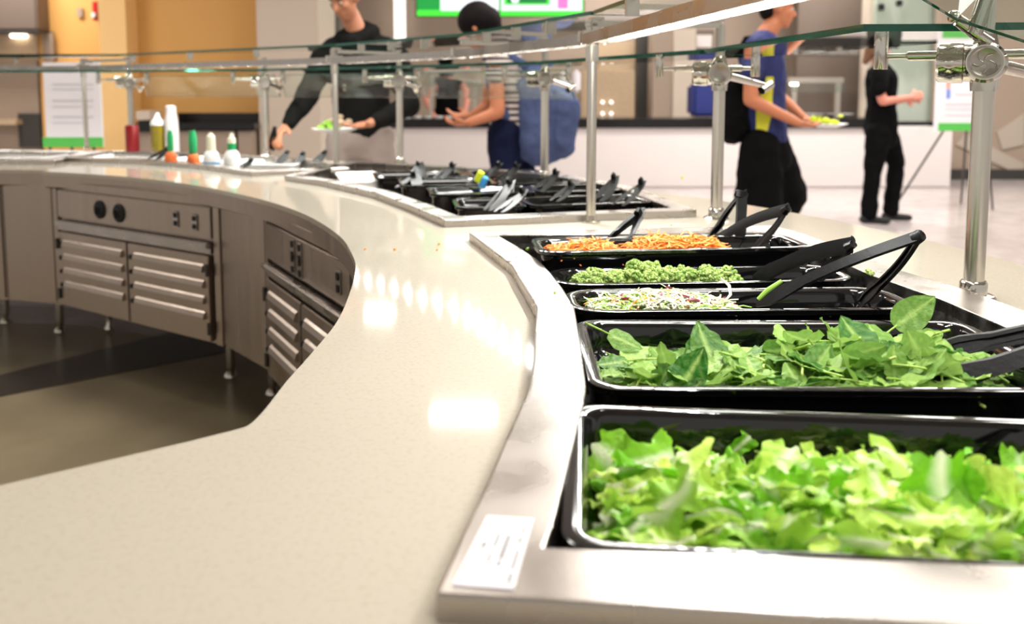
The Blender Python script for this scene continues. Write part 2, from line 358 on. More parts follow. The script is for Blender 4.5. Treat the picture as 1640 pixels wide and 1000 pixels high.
# ------------------------------------------------------------------ cabinets under the counter
def seg_dir(A, B):
    d = (B-A); L = d.length; u = d/L; nrm = Vector((u.y, -u.x)); return u, nrm, L   # nrm points to the kitchen side
def fpt(px, py, back=.05):
    g = G(px, py, .88); c = Vector((-2.4, 1.3)); v = Vector((g.x, g.y)); return v+(v-c).normalized()*back
ZB, ZT = .30, .838
CF = {}
def cab(name, A, B, label, kind, depth=.55):
    u, nrm, L = seg_dir(A, B)
    root = empty(name, (A.x, A.y, 0), math.atan2(u.y, u.x))
    # local: x along, -y towards kitchen side, z up
    tag(root, label, 'cabinet', 'steel cabinets under the counter')
    b_ = bmesh.new(); box(b_, (L/2, depth/2, (ZB+ZT)/2), (L-.004, depth, ZT-ZB)); link_mesh('body', b_, 'steelv', root, smooth=False)
    if kind != 'plain':
        # pilasters and rails
        b_ = bmesh.new()
        for x in (.02, L-.02): box(b_, (x, -.006, (ZB+ZT)/2), (.036, .012, ZT-ZB), bev=.002)
        box(b_, (L/2, -.006, .822), (L-.08, .012, .03), bev=.002); link_mesh('face_frame', b_, 'steelv', root)
        b_ = bmesh.new(); box(b_, (L/2, -.008, .745), (L-.09, .014, .115), bev=.004); pn = link_mesh('control_panel', b_, 'steelv', root)
        b_ = bmesh.new(); box(b_, (L/2, -.022, .665), (L-.09, .03, .022), bev=.005); box(b_, (L/2, -.012, .643), (L-.09, .014, .02), bev=.003)
        link_mesh('drip_rail', b_, 'steel', root)
        def kn(x, z, r_=.028):
            b2 = bmesh.new(); lathe(b2, [(r_*1.3,0),(r_*1.35,.004),(r_*1.2,.008),(r_*.7,.009),(r_*.6,.013),(r_*.2,.014)], (x, -.015, z), 20, axis=(0,-1,0))
            box(b2, (x, -.032, z), (.007, .008, r_*1.2), bev=.002); link_mesh('knob', b2, 'rubber', root)
        def outlet(x, z):
            b2 = bmesh.new(); box(b2, (x, -.017, z), (.034, .006, .062), bev=.003); o_ = link_mesh('outlet_plate', b2, 'steel', root)
            b2 = bmesh.new(); box(b2, (x, -.021, z+.015), (.016, .004, .018)); box(b2, (x, -.021, z-.015), (.016, .004, .018)); link_mesh('socket', b2, 'rubber', o_)
        if kind == 'knobs':
            kn(L*.33, .742); kn(L*.45, .738); outlet(L*.78, .745); outlet(L*.88, .742)
        else:
            outlet(L*.40, .765); outlet(L*.48, .765); outlet(L*.40, .722); outlet(L*.48, .722); outlet(L*.86, .745)
        # two louvred doors
        dw = (L-.1)/2
        for k in range(2):
            x0 = .05+k*dw; b2 = bmesh.new()
            box(b2, (x0+dw/2, -.014, .468), (dw-.008, .02, .316), bev=.003); dr = link_mesh('door', b2, 'steelv', root)
            b2 = bmesh.new()
            for q in range(4):
                zc = .575-q*.058
                # a pressed louvre: wedge leaning out
                vs = [bm_v for bm_v in ()]
                xa, xb = x0+.05, x0+dw-.03
                pr = [(-.023, zc+.021), (-.031, zc+.014), (-.036, zc-.002), (-.036, zc-.008), (-.023, zc-.012)]
                va = [b2.verts.new((xa, y, z)) for y, z in pr]; vb = [b2.verts.new((xb, y, z)) for y, z in pr]
                b2.faces.new(va); b2.faces.new(vb[::-1])
                for t in range(5): b2.faces.new((va[t], va[(t+1)%5], vb[(t+1)%5], vb[t]))
            link_mesh('louver', b2, 'steelv', dr, smooth=False)
            b2 = bmesh.new()
            for q in range(4): box(b2, (x0+.036, -.03, .575-q*.058), (.022, .012, .018), bev=.003)
            link_mesh('vent_clip', b2, 'rubber', dr)
            b2 = bmesh.new(); hx = x0+(.006 if k == 0 else dw-.006)
            for z in (.575, .36):
                b2 = bmesh.new(); tube(b2, [(hx, -.03, z-.022), (hx, -.03, z+.022)], .006, 10); link_mesh('hinge', b2, 'dark', dr)
    else:
        b_ = bmesh.new(); box(b_, (L/2, -.004, (ZB+ZT)/2), (L-.02, .008, ZT-ZB-.02), bev=.002); link_mesh('front_panel', b_, 'steelv', root)
    return root
K = [fpt(-130,271), fpt(-10,272.5), fpt(72,275), fpt(334,301), fpt(404,317), fpt(545,379)]
cab('cabinet', K[0], K[1], 'plain steel cabinet at the far left end of the curve', 'plain')
cab('cabinet', K[1], K[2], 'narrow plain steel cabinet left of the knobbed refrigerator cabinet', 'plain')
c1 = cab('refrigerator_cabinet', K[2], K[3], 'steel cabinet with two round dark knobs above two louvered doors', 'knobs')
cab('cabinet', K[3], K[4], 'plain steel panel cabinet between the two louvered cabinets', 'plain')
c2 = cab('refrigerator_cabinet', K[4], K[5], 'shaded steel louvered cabinet deep in the curve with four small outlets', 'outlets')
K2 = [K[5], fpt(572,432), fpt(562,474), fpt(500,570), fpt(398,685)]
for a, b, lab in zip(K2, K2[1:], ('steel end cabinet at the tightest bend of the curve','second steel cabinet past the bend, under the counter edge','third steel cabinet past the bend, under the counter edge','last steel cabinet by the straight counter edge')):
    cab('cabinet', a, b, lab, 'plain', depth=.2)
def leg_at(px, py, root, r_=.02):
    g = G(px, py, 0.0); b_ = bmesh.new(); mi = root.matrix_basis.inverted()
    b_2 = [(r_*1.5,0),(r_*1.5,.01),(r_*.75,.03),(r_,.06),(r_*1.05,.31)]
    lathe(b_, b_2, mi@g, 14); link_mesh('leg', b_, 'tube', root)
roots = [o for o in COL.objects if o.name.startswith(('cabinet','refrigerator_cabinet')) and o.type == 'EMPTY']
leg_at(10, 517, roots[1]); leg_at(97, 532, c1); leg_at(175, 528, c1, .016); leg_at(370, 604, roots[3]); leg_at(437, 632, c2); leg_at(-60,512,roots[0])
# ------------------------------------------------------------------ outer panel of the counter (guest side)
bm = bmesh.new(); op = [p for p in outer_s]
nx = []
for i, p in enumerate(op):
    a = Vector(op[max(i-1,0)]); b = Vector(op[min(i+1,len(op)-1)]); t = (b-a).normalized(); nx.append(Vector(p)-Vector((-t.y, t.x))*-(-.12))
ins = [(Vector(p)-(Vector((-1.8,1.3))-Vector(p)).normalized()*-.14) for p in op]
v0 = [bm.verts.new((p.x, p.y, .0)) for p in ins]; v1 = [bm.verts.new((p.x, p.y, .839)) for p in ins]
for i in range(len(ins)-1): bm.faces.new((v0[i], v0[i+1], v1[i+1], v1[i]))
o = link_mesh('counter_base', bm, 'white'); tag(o, 'pale panelled base under the outer edge of the curved counter', 'counter base')
sol = o.modifiers.new('s', 'SOLIDIFY'); sol.thickness = .02; sol.offset = 0
# ------------------------------------------------------------------ sneeze guard
OUT = [(.749,1.415),(.537,2.29),(.126,3.36),(-.52,3.98),(-1.31,4.52),(-2.18,4.74)]
OUT = [XY(G(1558,478)), XY(G(1147,351)), XY(G(872,286)), XY(G(641,263)), XY(G(427,250)), XY(G(212,243)), XY(G(-60,241))]
INN = [XY(G(946,357)), XY(G(539,270)), XY(G(139,238.5))]
JO = XY(G(740,298))            # bar joint between the first two tall posts
cen = Vector((-1.9, .9))
ZG = 1.315; ZTOP = 1.41; ZC = 1.264; ZBAR = 1.335
def radial(p): 
    v = Vector((p[0], p[1]))-cen; v.normalize(); return v
names = ['nearest short post of the sneeze guard with a large round clamp','second post of the outer row, beside the man in the blue jersey','third post of the outer row, in front of the blue backpack',
 'fourth post of the outer row, right of the man in the black hoodie','fifth post of the outer row, left of the man in the black hoodie','sixth post of the outer row, near the left white sign','']
def guard_post(i, p):
    rt = empty('guard_post', (p[0], p[1], .88)); tag(rt, names[i], 'post', 'outer row of sneeze guard posts')
    def L(z): return (0, 0, z-.88)
    b_ = bmesh.new(); lathe(b_, [(.0158,0),(.0158,.37)], n=24); link_mesh('pole', b_, 'tube', rt)
    b_ = bmesh.new(); lathe(b_, [(.033,0),(.034,.003),(.031,.007),(.021,.0085),(.021,.026),(.0185,.03)], n=28); link_mesh('base_flange', b_, 'chrome', rt)
    b_ = bmesh.new(); lathe(b_, [(.012,.40),(.012,ZTOP-.9)], n=16); link_mesh('upper_tube', b_, 'tube', rt)
    # clamp: barrel and round face
    b_ = bmesh.new()
    cdir = (Vector((0,0))-Vector(p)).normalized(); f3 = Vector((cdir.x, cdir.y, 0)); s3 = Vector((f3.y, -f3.x, 0))
    if s3.x > 0: s3 = -s3
    zc = ZC-.88
    lathe(b_, [(.024,-.03),(.031,-.024),(.033,.0),(.032,.02),(.027,.028),(.0275,.036)], (f3*.005+Vector((0,0,zc))), 28, axis=f3)
    q0 = s3*.0+Vector((0,0,zc))
    tube(b_, [q0, q0+s3*.03, q0+s3*.032, q0+s3*.05, q0+s3*.052, q0+s3*.066, q0+s3*.07], [.030,.030,.0325,.0325,.031,.031,.027], 28)
    lathe(b_, [(.02,-.045),(.022,-.02),(.022,.02),(.015,.045)], (0,0,zc), 20)
    h = link_mesh('clamp', b_, 'chrome', rt)
    b_ = bmesh.new(); lathe(b_, [(.021,0),(.0255,.001),(.0255,.004),(.022,.0045),(.02,.003),(.004,.003)], (f3*.041+Vector((0,0,zc))), 28, axis=f3)
    for a in range(5):
        an = a*2*math.pi/5; c0 = f3*.0452+Vector((0,0,zc)); e1 = s3; e2 = Vector((0,0,1))
        tube(b_, [c0+(e1*math.cos(an+t*.35)+e2*math.sin(an+t*.35))*(.003+.0045*t) for t in range(4)], .0012, 6)
    link_mesh('face_cap', b_, 'steel', h)
    # arms to both sides with stand-offs carrying the lower shelf glass
    b_ = bmesh.new()
    for sg, ln in ((1, .155), (-1, .09)):
        st = q0+s3*sg*(.07 if sg > 0 else .02); en = q0+s3*sg*ln+Vector((0,0,.013))
        st = st+Vector((0,0,.013)); b_ = bmesh.new()
        tube(b_, [st, st.lerp(en,.5), st.lerp(en,.55), en], [.0085,.0085,.005,.005], 14)
        lathe(b_, [(.011,-.022),(.0115,-.021),(.0115,.03),(.011,.038)], en, 18)
        link_mesh('shelf_arm', b_, 'chrome', rt)
    # lower arm towards the guest side holding the slanted pane
    rd = radial(p); r3 = Vector((rd.x, rd.y, 0)); b_ = bmesh.new()
    tube(b_, [q0, q0+r3*.16+Vector((0,0,-.03))], [.012,.008], 14)
    ll = q0+r3*.17+Vector((0,0,-.035)); lathe(b_, [(.012,-.02),(.012,.02)], ll, 16, axis=(r3+Vector((0,0,.5))).normalized())
    link_mesh('pane_arm', b_, 'chrome', rt)
    if i == 0:
        # raised bracket towards the upper pane
        b_ = bmesh.new(); a0 = q0+Vector((-.005,-.02,.03)); a1 = q0+Vector((-.052,-.01,.066)); a2 = q0+Vector((-.058,-.01,.072))
        tube(b_, [a0, a1], [.011,.009], 14); ball(b_, a2, .0105)
        tube(b_, [q0+Vector((-.03,-.02,.045)), q0+Vector((-.014,-.03,.12))], [.0125,.0125], 18)
        ball(b_, q0+Vector((-.012,-.03,.13)), .013)
        tube(b_, [q0+Vector((-.012,-.03,.13)), q0+Vector((.03,-.03,.115))], [.006,.006], 12)
        link_mesh('raised_bracket', b_, 'chrome', rt)
    return rt
for i, p in enumerate(OUT[:6]): guard_post(i, p)
tn = ['tall square-headed post between the two nearest wells','tall post beside the plate of the man in the hoodie','tall post in front of the left white sign']
for p, lab in zip(INN, tn):
    rt = empty('light_post', (p[0], p[1], .88)); tag(rt, lab, 'post', 'tall posts carrying the light bars')
    b_ = bmesh.new(); lathe(b_, [(.0125,0),(.0125,.5)], n=20); link_mesh('pole', b_, 'tube', rt)
    b_ = bmesh.new(); lathe(b_, [(.024,0),(.024,.004),(.016,.006),(.015,.02)], n=24); link_mesh('base_flange', b_, 'chrome', rt)
    b_ = bmesh.new(); rd = radial(p); ang = math.atan2(rd.y, rd.x)
    rot = Matrix.Rotation(ang, 3, 'Z')
    box(b_, (0,0,.46), (.026,.026,.1), rot, bev=.003)
    c0 = rot@Vector((.06,0,.505)); box(b_, c0, (.15,.026,.012), rot, bev=.002); box(b_, (0,0,.509), (.026,.026,.018), rot, bev=.002)
    link_mesh('bracket', b_, 'tube', rt)
# light bars
def bar(A, B, lab, leds=14, power=12, end=None):
    A3 = Vector((A[0], A[1], ZBAR)); B3 = Vector((B[0], B[1], ZBAR)); d = B3-A3; L = d.length; ang = math.atan2(d.y, d.x)
    rt = empty('light_bar', A3, ang); tag(rt, lab, 'light bar', 'light bars under the top shelf')
    b_ = bmesh.new(); h = .026; w = .028; t = .002
    box(b_, (L/2, 0, h/2+.012), (L-.02, w*2, t)); box(b_, (L/2, w, .012), (L-.02, t, h)); box(b_, (L/2, -w, .012), (L-.02, t, h))
    link_mesh('channel', b_, 'steel', rt, smooth=False)
    b_ = bmesh.new(); box(b_, (L/2, 0, .024), (L-.03, w*1.7, .003)); bd = link_mesh('led_board', b_, 'white', rt, smooth=False)
    n = max(6, int(L/.1)); b_ = bmesh.new(); lathe(b_, [(.004,-.004),(.009,-.001),(.009,.001)], n=12); l0 = link_mesh('led_lens', b_, 'led', bd); me = l0.data
    la = bpy.data.lights.new('bar_lamp', 'SPOT'); la.spot_size = R(165); la.spot_blend = .6; la.shadow_soft_size = .008; la.energy = power*L/n*4.2; la.color = (1,.995,.97)
    for k in range(n):
        x = (k+.5)*L/n; o = l0 if k == 0 else bpy.data.objects.new('led_lens', me)
        if k: COL.objects.link(o); o.parent = bd
        o.location = (x, 0, .020)
        lo = bpy.data.objects.new('bar_lamp', la); COL.objects.link(lo); lo.parent = rt; lo.location = (x, 0, .006)
    for x in (.015, L-.015):
        b_ = bmesh.new(); box(b_, (x, 0, .02), (.02, w*2+.004, .03), bev=.002); link_mesh('end_cap', b_, 'tube', rt)
    for k in range(1, 4):
        b_ = bmesh.new(); box(b_, (L*k/4, 0, .058), (.012, .03, .036), bev=.002); link_mesh('hanger', b_, 'tube', rt)
near_end = (.40, .74)
mid_bar = (.36, 1.55)
bar(INN[0], near_end, 'brightly lit light bar above the nearest well, rising to the top edge', power=7)
bar(JO, INN[0], 'light bar with round lamps between joint and tall post, above the middle well', power=7)
bar(INN[1], JO, 'light bar in front of the man in the hoodie', power=7)
bar(INN[2], INN[1], 'long light bar above the dressing bottles', power=7)
bar((INN[2][0]-1.6, INN[2][1]+.12), INN[2], 'light bar leaving the left edge of view', power=7)
# second light bar above the outer strip of nearest well (out of view above), spots on the lettuce
# glass
def pane(name, pts, th, lab, grp, edge_i=None, cat='glass'):
    # pts: 3d corner list (planar-ish), extruded by th along normal
    pts = [Vector(p) for p in pts]; n = (pts[1]-pts[0]).cross(pts[2]-pts[1]).normalized()
    if n.z < 0: n = -n
    b_ = bmesh.new(); a = [b_.verts.new(p) for p in pts]; c = [b_.verts.new(p+n*th) for p in pts]
    b_.faces.new(a[::-1]); b_.faces.new(c); m_ = len(pts)
    for i in range(m_):
        f = b_.faces.new((a[i], a[(i+1)%m_], c[(i+1)%m_], c[i])); f.material_index = 1
    o_ = link_mesh(name, b_, ['glass','gedge'], smooth=False); tag(o_, lab, cat, grp); return o_
def arc_off(p, d): r_ = radial(p); return (p[0]+r_.x*d, p[1]+r_.y*d)
# lower horizontal shelf panes (just inside the outer posts)
low = [XY(G(1404,48.5,ZG)) , XY(G(1205,83,ZG)), XY(G(1130,94,ZG)), XY(G(740,110,ZG)), XY(G(500,115.5,ZG)), XY(G(230,119,ZG)), XY(G(-80,120,ZG))]
low = [(.57,1.45),(.56,1.95),(.50,2.36),(.10,3.25),(-.5,3.85),(-1.28,4.38),(-2.14,4.6),(-3.3,4.7)]
labs = ['nearest lower glass shelf of the guard, above the spinach','lower glass shelf behind the nearest tall post','lower glass shelf in front of the woman with the blue backpack','lower glass shelf in front of the man in the hoodie',
        'lower glass shelf above the dressing bottles','lower glass shelf by the left white sign']
lowp = [(.57,1.42),(.50,2.31),(.10,3.22),(-.52,3.84),(-1.28,4.38),(-2.14,4.62),(-3.4,4.72)]
for i in range(6):
    A, B = Vector(lowp[i]), Vector(lowp[i+1]); u = (B-A).normalized(); A2 = A+u*.012; B2 = B-u*.012
    oA = radial(A)*.26; oB = radial(B)*.26
    if i == 0: oA = Vector((.38, -.02))
    pane('shelf_glass', [(A2.x,A2.y,ZG),(B2.x,B2.y,ZG),((B2+oB).x,(B2+oB).y,ZG),((A2+oA).x,(A2+oA).y,ZG)], .012, labs[i], 'lower glass shelves')
labs = ['slanted front glass beyond the nearest pair of outer posts','slanted front glass in front of the backpack wearer','slanted front glass between third and fourth outer posts','slanted front glass before the black hoodie','slanted front glass behind the dressing bottles']
for i in range(2, 5):
    A, B = Vector(OUT[i]), Vector(OUT[i+1]); rA, rB = radial(A), radial(B); u = (B-A).normalized()*.02
    a0 = A+rA*.15+u; b0 = B+rB*.15-u; a1 = A+rA*.22+u; b1 = B+rB*.22-u
    pane('front_glass', [(a0.x,a0.y,1.30),(b0.x,b0.y,1.30),(b1.x,b1.y,1.185),(a1.x,a1.y,1.185)], .008, labs[i], 'slanted front glass panes')
topin = [(.40,1.0), XY(G(946,357)), JO, XY(G(539,270)), XY(G(139,238.5)), (-4.1, 4.95)]
topout = [(.75,1.1), OUT[1], OUT[2], OUT[3], OUT[5], (-3.6, 5.3)]
labs = ['top glass shelf above the nearest well','top glass shelf above the middle well, right part','top glass shelf above the middle well, left part','top glass shelf above the dressing bottles','top glass shelf at the left edge']
for i in range(5):
    A, B = Vector(topin[i]), Vector(topin[i+1]); C, D = Vector(topout[i+1]), Vector(topout[i]); u = (B-A).normalized()*.01
    pane('top_glass', [(A.x+u.x,A.y+u.y,ZTOP),(B.x-u.x,B.y-u.y,ZTOP),(C.x-u.x,C.y-u.y,ZTOP),(D.x+u.x,D.y+u.y,ZTOP)], .01, labs[i], 'top glass shelves')
# tilted pane carried by the raised bracket of the nearest post
pane('tilted_glass', [P(1466,-6,1.40),P(1532,34,1.36),P(1662,76,1.30),P(1720,-160,1.38),P(1560,-160,1.42)], .010, 'tilted glass pane at the top right corner, held by the raised bracket', None)
# cross tubes between tall posts and outer posts (under the top glass)
bm = bmesh.new()
pairs = [(INN[0], OUT[1]), (JO, OUT[2]), (INN[1], OUT[3]), (INN[2], OUT[5])]
for k, (a, b) in enumerate(pairs):
    bb = bmesh.new(); A3 = Vector((a[0], a[1], ZTOP-.022)); B3 = Vector((b[0], b[1], ZTOP-.022)); L = (B3-A3).length
    rt = Matrix.Rotation(math.atan2((B3-A3).y, (B3-A3).x), 3, 'Z')
    box(bb, (A3+B3)/2, (L, .02, .014), rt, bev=.002)
    for q in (.03, .97): box(bb, A3.lerp(B3, q)+Vector((0,0,.012)), (.035,.03,.008), rt, bev=.002)
    o_ = link_mesh('cross_rail', bb, 'tube'); tag(o_, ['steel cross rail at the tall post between wells','steel cross rail above the bar joint','steel cross rail by the hooded man','steel cross rail near the left sign'][k], 'rail', 'cross rails under the top glass')
# ------------------------------------------------------------------ food pans
def rrect(w, d, r, n=7):
    pts = []
    for cx, cy, a0 in ((w/2-r, d/2-r, 0), (-w/2+r, d/2-r, 90), (-w/2+r, -d/2+r, 180), (w/2-r, -d/2+r, 270)):
        for k in range(n+1):
            a = R(a0+90*k/n); pts.append((cx+r*math.cos(a), cy+r*math.sin(a)))
    return pts
def make_pan(name, w, d, depth, rc, m, step=.035, endlobe=False, rimw=.014):
    prof = [(0,-.006,0),(0,0,0),(rimw*.5,.0015,0),(rimw,.0,0),(rimw+.004,-.006,0),(rimw+.006,-step,0),(rimw+.012,-step-.004,0),(rimw+.016,-step-.008,0),(rimw+.02,-depth+.012,0),(rimw+.032,-depth,0)]
    b_ = bmesh.new(); rings = []
    for ins_, z, _ in prof:
        r_ = max(rc-ins_*.5, .01)
        rings.append([b_.verts.new((x, y, z)) for x, y in rrect(w-2*ins_, d-2*ins_, r_)])
    # outside wall
    outp = [(.002,-.008),(.008,-.010),(.012,-depth+.01),(.028,-depth-.004)]
    org = [[b_.verts.new((x, y, z)) for x, y in rrect(w-2*i_, d-2*i_, max(rc-i_*.5,.01))] for i_, z in outp]
    n = len(rings[0])
    def br(a, b):
        for j in range(n): b_.faces.new((a[j], a[(j+1)%n], b[(j+1)%n], b[j]))
    for a, b in zip(rings, rings[1:]): br(a, b)
    br(rings[0], org[0])
    for a, b in zip(org, org[1:]): br(a, b)
    b_.faces.new(rings[-1]); b_.faces.new(org[-1][::-1])
    return link_mesh(name, b_, m)
def place_pan(o, A, B, C=None):
    # A, B = rim front-left and front-right corner points (world, z = rim height)
    d = B-A; o.rotation_euler = (0,0,math.atan2(d.y, d.x))
pans = {}
def pan(cx, cy, w, d, ang, z, depth, rc, lab, m='black', grp=None, step=.035):
    o = make_pan('food_pan', w, d, depth, rc, m, step); o.location = (cx, cy, z); o.rotation_euler = (0,0,R(ang)); tag(o, lab, 'food pan', grp); return o
Z1 = .897
def fromcorner(A, w, d, ang):   # A front-left corner -> centre
    a = R(ang); return (A[0]+w/2*math.cos(a)-d/2*math.sin(a), A[1]+w/2*math.sin(a)+d/2*math.cos(a))
aA = XY(G(897,881,Z1)); cA = fromcorner(aA, .53, .290, -5.3)
panA = pan(cA[0], cA[1], .53, .290, -5.3, Z1, .10, .03, 'nearest black food pan, heaped with chopped romaine', step=.05)
aB = XY(G(946,625,Z1)); cB = fromcorner(aB, .545, .292, -.6)
panB = pan(cB[0], cB[1], .545, .292, -.6, Z1, .10, .035, 'black food pan filled with whole spinach leaves')
aC = XY(G(916,501,Z1)); cC = fromcorner(aC, .525, .15, 2)
panC = pan(cC[0], cC[1], .525, .15, 2, Z1, .085, .05, 'narrow black food pan of shredded cabbage slaw mix')
aD = XY(G(890,457,Z1)); cD = fromcorner(aD, .525, .145, 4)
panD = pan(cD[0], cD[1], .525, .142, 4, Z1-.001, .085, .05, 'narrow black food pan of broccoli florets')
aE = XY(G(864,405,.922)); cE = fromcorner(aE, .53, .15, 6)
panE = pan(cE[0], cE[1], .53, .15, 6, .922, .085, .035, 'raised narrow black food pan of shredded carrots')
cF = (cE[0]+.005, cE[1]+.165)
panF = pan(cF[0], cF[1], .53, .145, 7, Z1, .085, .03, 'empty-looking black food pan behind the carrots')
# middle well pans
GR2 = 'black pans in the middle well'
mid = []
def pan_px(pl, pr, z, d, lab, rc=.03, m='black', grp=GR2, sh=0):
    A, B = G(*pl, z), G(*pr, z); v = B-A; w = math.hypot(v.x, v.y); ang = math.degrees(math.atan2(v.y, v.x)); c = fromcorner((A.x, A.y), w, d, ang)
    o = pan(c[0], c[1], w, d, ang, z, .08, rc, lab, m, grp); mid.append((o, w, d)); return o
pan_px((730,333),(845,331), ZF-.004, .22, 'front left black pan of the middle well, before the pale tong handles')
pan_px((852,330),(1050,324), ZF-.004, .2, 'front right black pan of the middle well, beside the tall post')
pan_px((690,312),(860,308), ZF+.006, .2, 'second-row black pan of the middle well, under the yellow and blue caps')
pan_px((866,308),(1000,304), ZF-.004, .2, 'second-row right black pan of the middle well')
pan_px((640,298),(800,295), ZF+.004, .22, 'third-row black pan at the left of the middle well')
pan_px((806,295),(940,292), ZF-.004, .22, 'third-row black pan at the right of the middle well')
pan_px((600,286),(750,283), ZF+.002, .25, 'rearmost black pan at the left of the middle well')
pan_px((756,283),(880,281), ZF-.004, .25, 'rearmost black pan at the right of the middle well')
def crock(pl, pr, d, lab):
    pan_px(pl, pr, ZF-.012, d, lab, rc=.03, m='ice', grp='white crocks in the far wells')
crock((548,292),(622,290), .40, 'white crock at the left corner of the middle well')
crock((130,252),(250,253), .38, 'white crock left of the dressing bottles'); crock((256,255),(340,260), .42, 'white crock under the dressing bottles')
crock((350,263),(470,264), .30, 'white crock right of the dressing bottles'); crock((-80,253),(70,253), .45, 'white crock in the leftmost well')
# ------------------------------------------------------------------ tongs
def tong(apex, t1, t2, w=.019, lab='', grp=None, spoon=False, th=.005, wide=None):
    apex, t1, t2 = Vector(apex), Vector(t1), Vector(t2); root = empty('serving_tongs', apex); tag(root, lab, 'tongs', grp)
    pl = (t1-apex).cross(t2-apex)
    if pl.length < 1e-6: pl = Vector((0,1,0))
    pl.normalize()
    if wide is not None: pl = Vector(wide).normalized()
    a, b = t1-apex, t2-apex
    for k, v in enumerate((a, b)):
        b_ = bmesh.new(); L = v.length; u = v/L; other = (b if k == 0 else a).normalized()
        o_ = (other-u*other.dot(u)); o_ = o_.normalized() if o_.length > 1e-4 else Vector((0,0,1))
        rings = []
        N = 12
        for i in range(N+1):
            t = i/N; bow = -.012*math.sin(math.pi*min(1, t*1.1))*(L/.25)
            ww = w*(.95 if t < .7 else (.95+.5*math.sin((t-.7)/.3*math.pi)) if spoon or True else 1)
            if t > .97: ww = w*.7
            c = u*L*t+o_*bow; hh = th*(1 if t < .75 else .6)
            fl = .25
            rings.append([b_.verts.new(c+pl*ww/2*sx+o_*hh*sy*(1 if abs(sx) > .5 else fl)) for sx, sy in ((-1,-.5),(-1,1.1),(-.55,1.1),(-.5,.1),(.5,.1),(.55,1.1),(1,1.1),(1,-.5))])
        for r0, r1 in zip(rings, rings[1:]):
            for j in range(8): b_.faces.new((r0[j], r0[(j+1)%8], r1[(j+1)%8], r1[j]))
        b_.faces.new(rings[0][::-1]); b_.faces.new(rings[-1])
        link_mesh('arm', b_, 'tong', root)
    b_ = bmesh.new(); m_ = (a.normalized()+b.normalized()).normalized(); pa = a.normalized()*.012; pb = b.normalized()*.012
    tube(b_, [pa-pl*w/2*0, pa*.3-m_*.004, pb*.3-m_*.004, pb], [.006,.0065,.0065,.006], 10, k=w/.0125*1.0, side=(a.normalized()-b.normalized()))
    link_mesh('spring_bend', b_, 'tong', root)
    return root
GT = 'black tongs in the nearest well'
YA = Vector((0,1,.35))
tong(P(1025,343,1.86), P(962,396,1.80), P(1000,398,1.78), .036, 'black tongs standing in the rear left pan behind the carrots', GT, wide=(.55,.35,.75))
tong(P(1188,309,1.86), P(1142,376,1.93), P(1182,392,1.80), .028, 'upright black tongs behind the carrots, second of the two', GT, wide=(.8,.3,.45))
tong(P(1262,334,1.66), P(1128,396,1.83), P(1206,402,1.72), .018, 'black tongs resting in the shredded carrots', GT, wide=(.35,.2,.95))
tong(P(1366,391,1.40), P(1205,448,1.52), P(1312,442,1.44), .022, 'black tongs lying in the broccoli pan', GT, wide=(.25,.2,.95))
tong(P(1474,377,1.22), P(1212,486,1.32), P(1378,486,1.36), .017, 'widely opened black tongs rising from the slaw pan', GT, wide=(.2,.55,.8))
tong(P(1810,505,.98), P(1490,568,1.10), P(1470,626,1.00), .022, 'black tongs in the spinach reaching in from the right edge', GT, wide=(.1,.5,.85))
tong(P(1790,690,.72), P(1545,815,.80), P(1570,870,.74), .024, 'black tongs in the romaine at the right edge', GT, wide=(.1,.6,.8))
GM = 'black tongs in the middle well'
def gy(y, z=.905): return G(820, y, z).y
ml = [((725,265),(682,298),(694,300),3.25,'fan of black tongs standing in the rear left pan of the middle well'),((670,262),(664,292),(676,292),3.4,'small upright dark tongs beside the rear left pans'),
 ((662,281),(640,298),(668,299),3.05,'low black tongs at the left of the middle well'),((800,264),(742,300),(752,306),3.1,'black tongs with yellow and blue caps beside them'),
 ((828,266),(785,296),(800,298),3.15,'black tongs below the blue backpack'),((890,277),(856,303),(872,305),2.9,'black tongs just right of the third outer post'),((914,296),(888,318),(900,320),2.65,'short black tongs left of the tall post'),
 ((984,285),(956,318),(970,320),2.55,'black tongs just right of the tall post'),((1028,293),(986,325),(1004,327),2.5,'rightmost black tongs of the middle well'),
 ((818,292),(782,334),(792,335),2.5,'grey-edged tongs leaning in the front left pan'),((838,307),(798,336),(812,337),2.45,'short tongs in the front left pan, lowest of all')]
for ap, a, b, Y, lab in ml:
    tong(P(*ap, Y), P(*a, Y-.1), P(*b, Y-.12), .038, lab, GM, wide=(.7,.6,.3))
for ap, a, b, Y, lab in (((270,237),(240,254),(252,256),4.0,'black tongs left of the dressing bottles'),((402,256),(388,266),(394,268),3.7,'tiny black tongs right of the white bottle'),((460,243),(444,262),(450,263),4.1,'black tongs below the hooded man'),
        ((520,243),(503,258),(512,260),4.05,'black tongs under the plate'),((485,245),(476,262),(481,262),4.05,'thin black tongs between posts')):
    tong(P(*ap, Y), P(*a, Y-.05), P(*b, Y-.05), .028, lab, 'black tongs in the far wells', wide=(.7,.6,.3))
for px, py, m_, lab in ((769,281,'slawg2','yellow-green cap among the black tongs'),(775,289,'bluel','blue cap among the black tongs')):
    if m_ == 'slawg2': M['slawg2'] = mat('lime_plastic', (206,222,40), .4)
    b_ = bmesh.new(); lathe(b_, [(.012,-.022),(.0125,.0),(.011,.012),(.004,.014)], n=16); o_ = link_mesh('tong_cap', b_, m_); o_.location = P(px, py, 2.78); o_.rotation_euler = (.3,.4,0); tag(o_, lab, 'cap', 'coloured caps in the middle well')
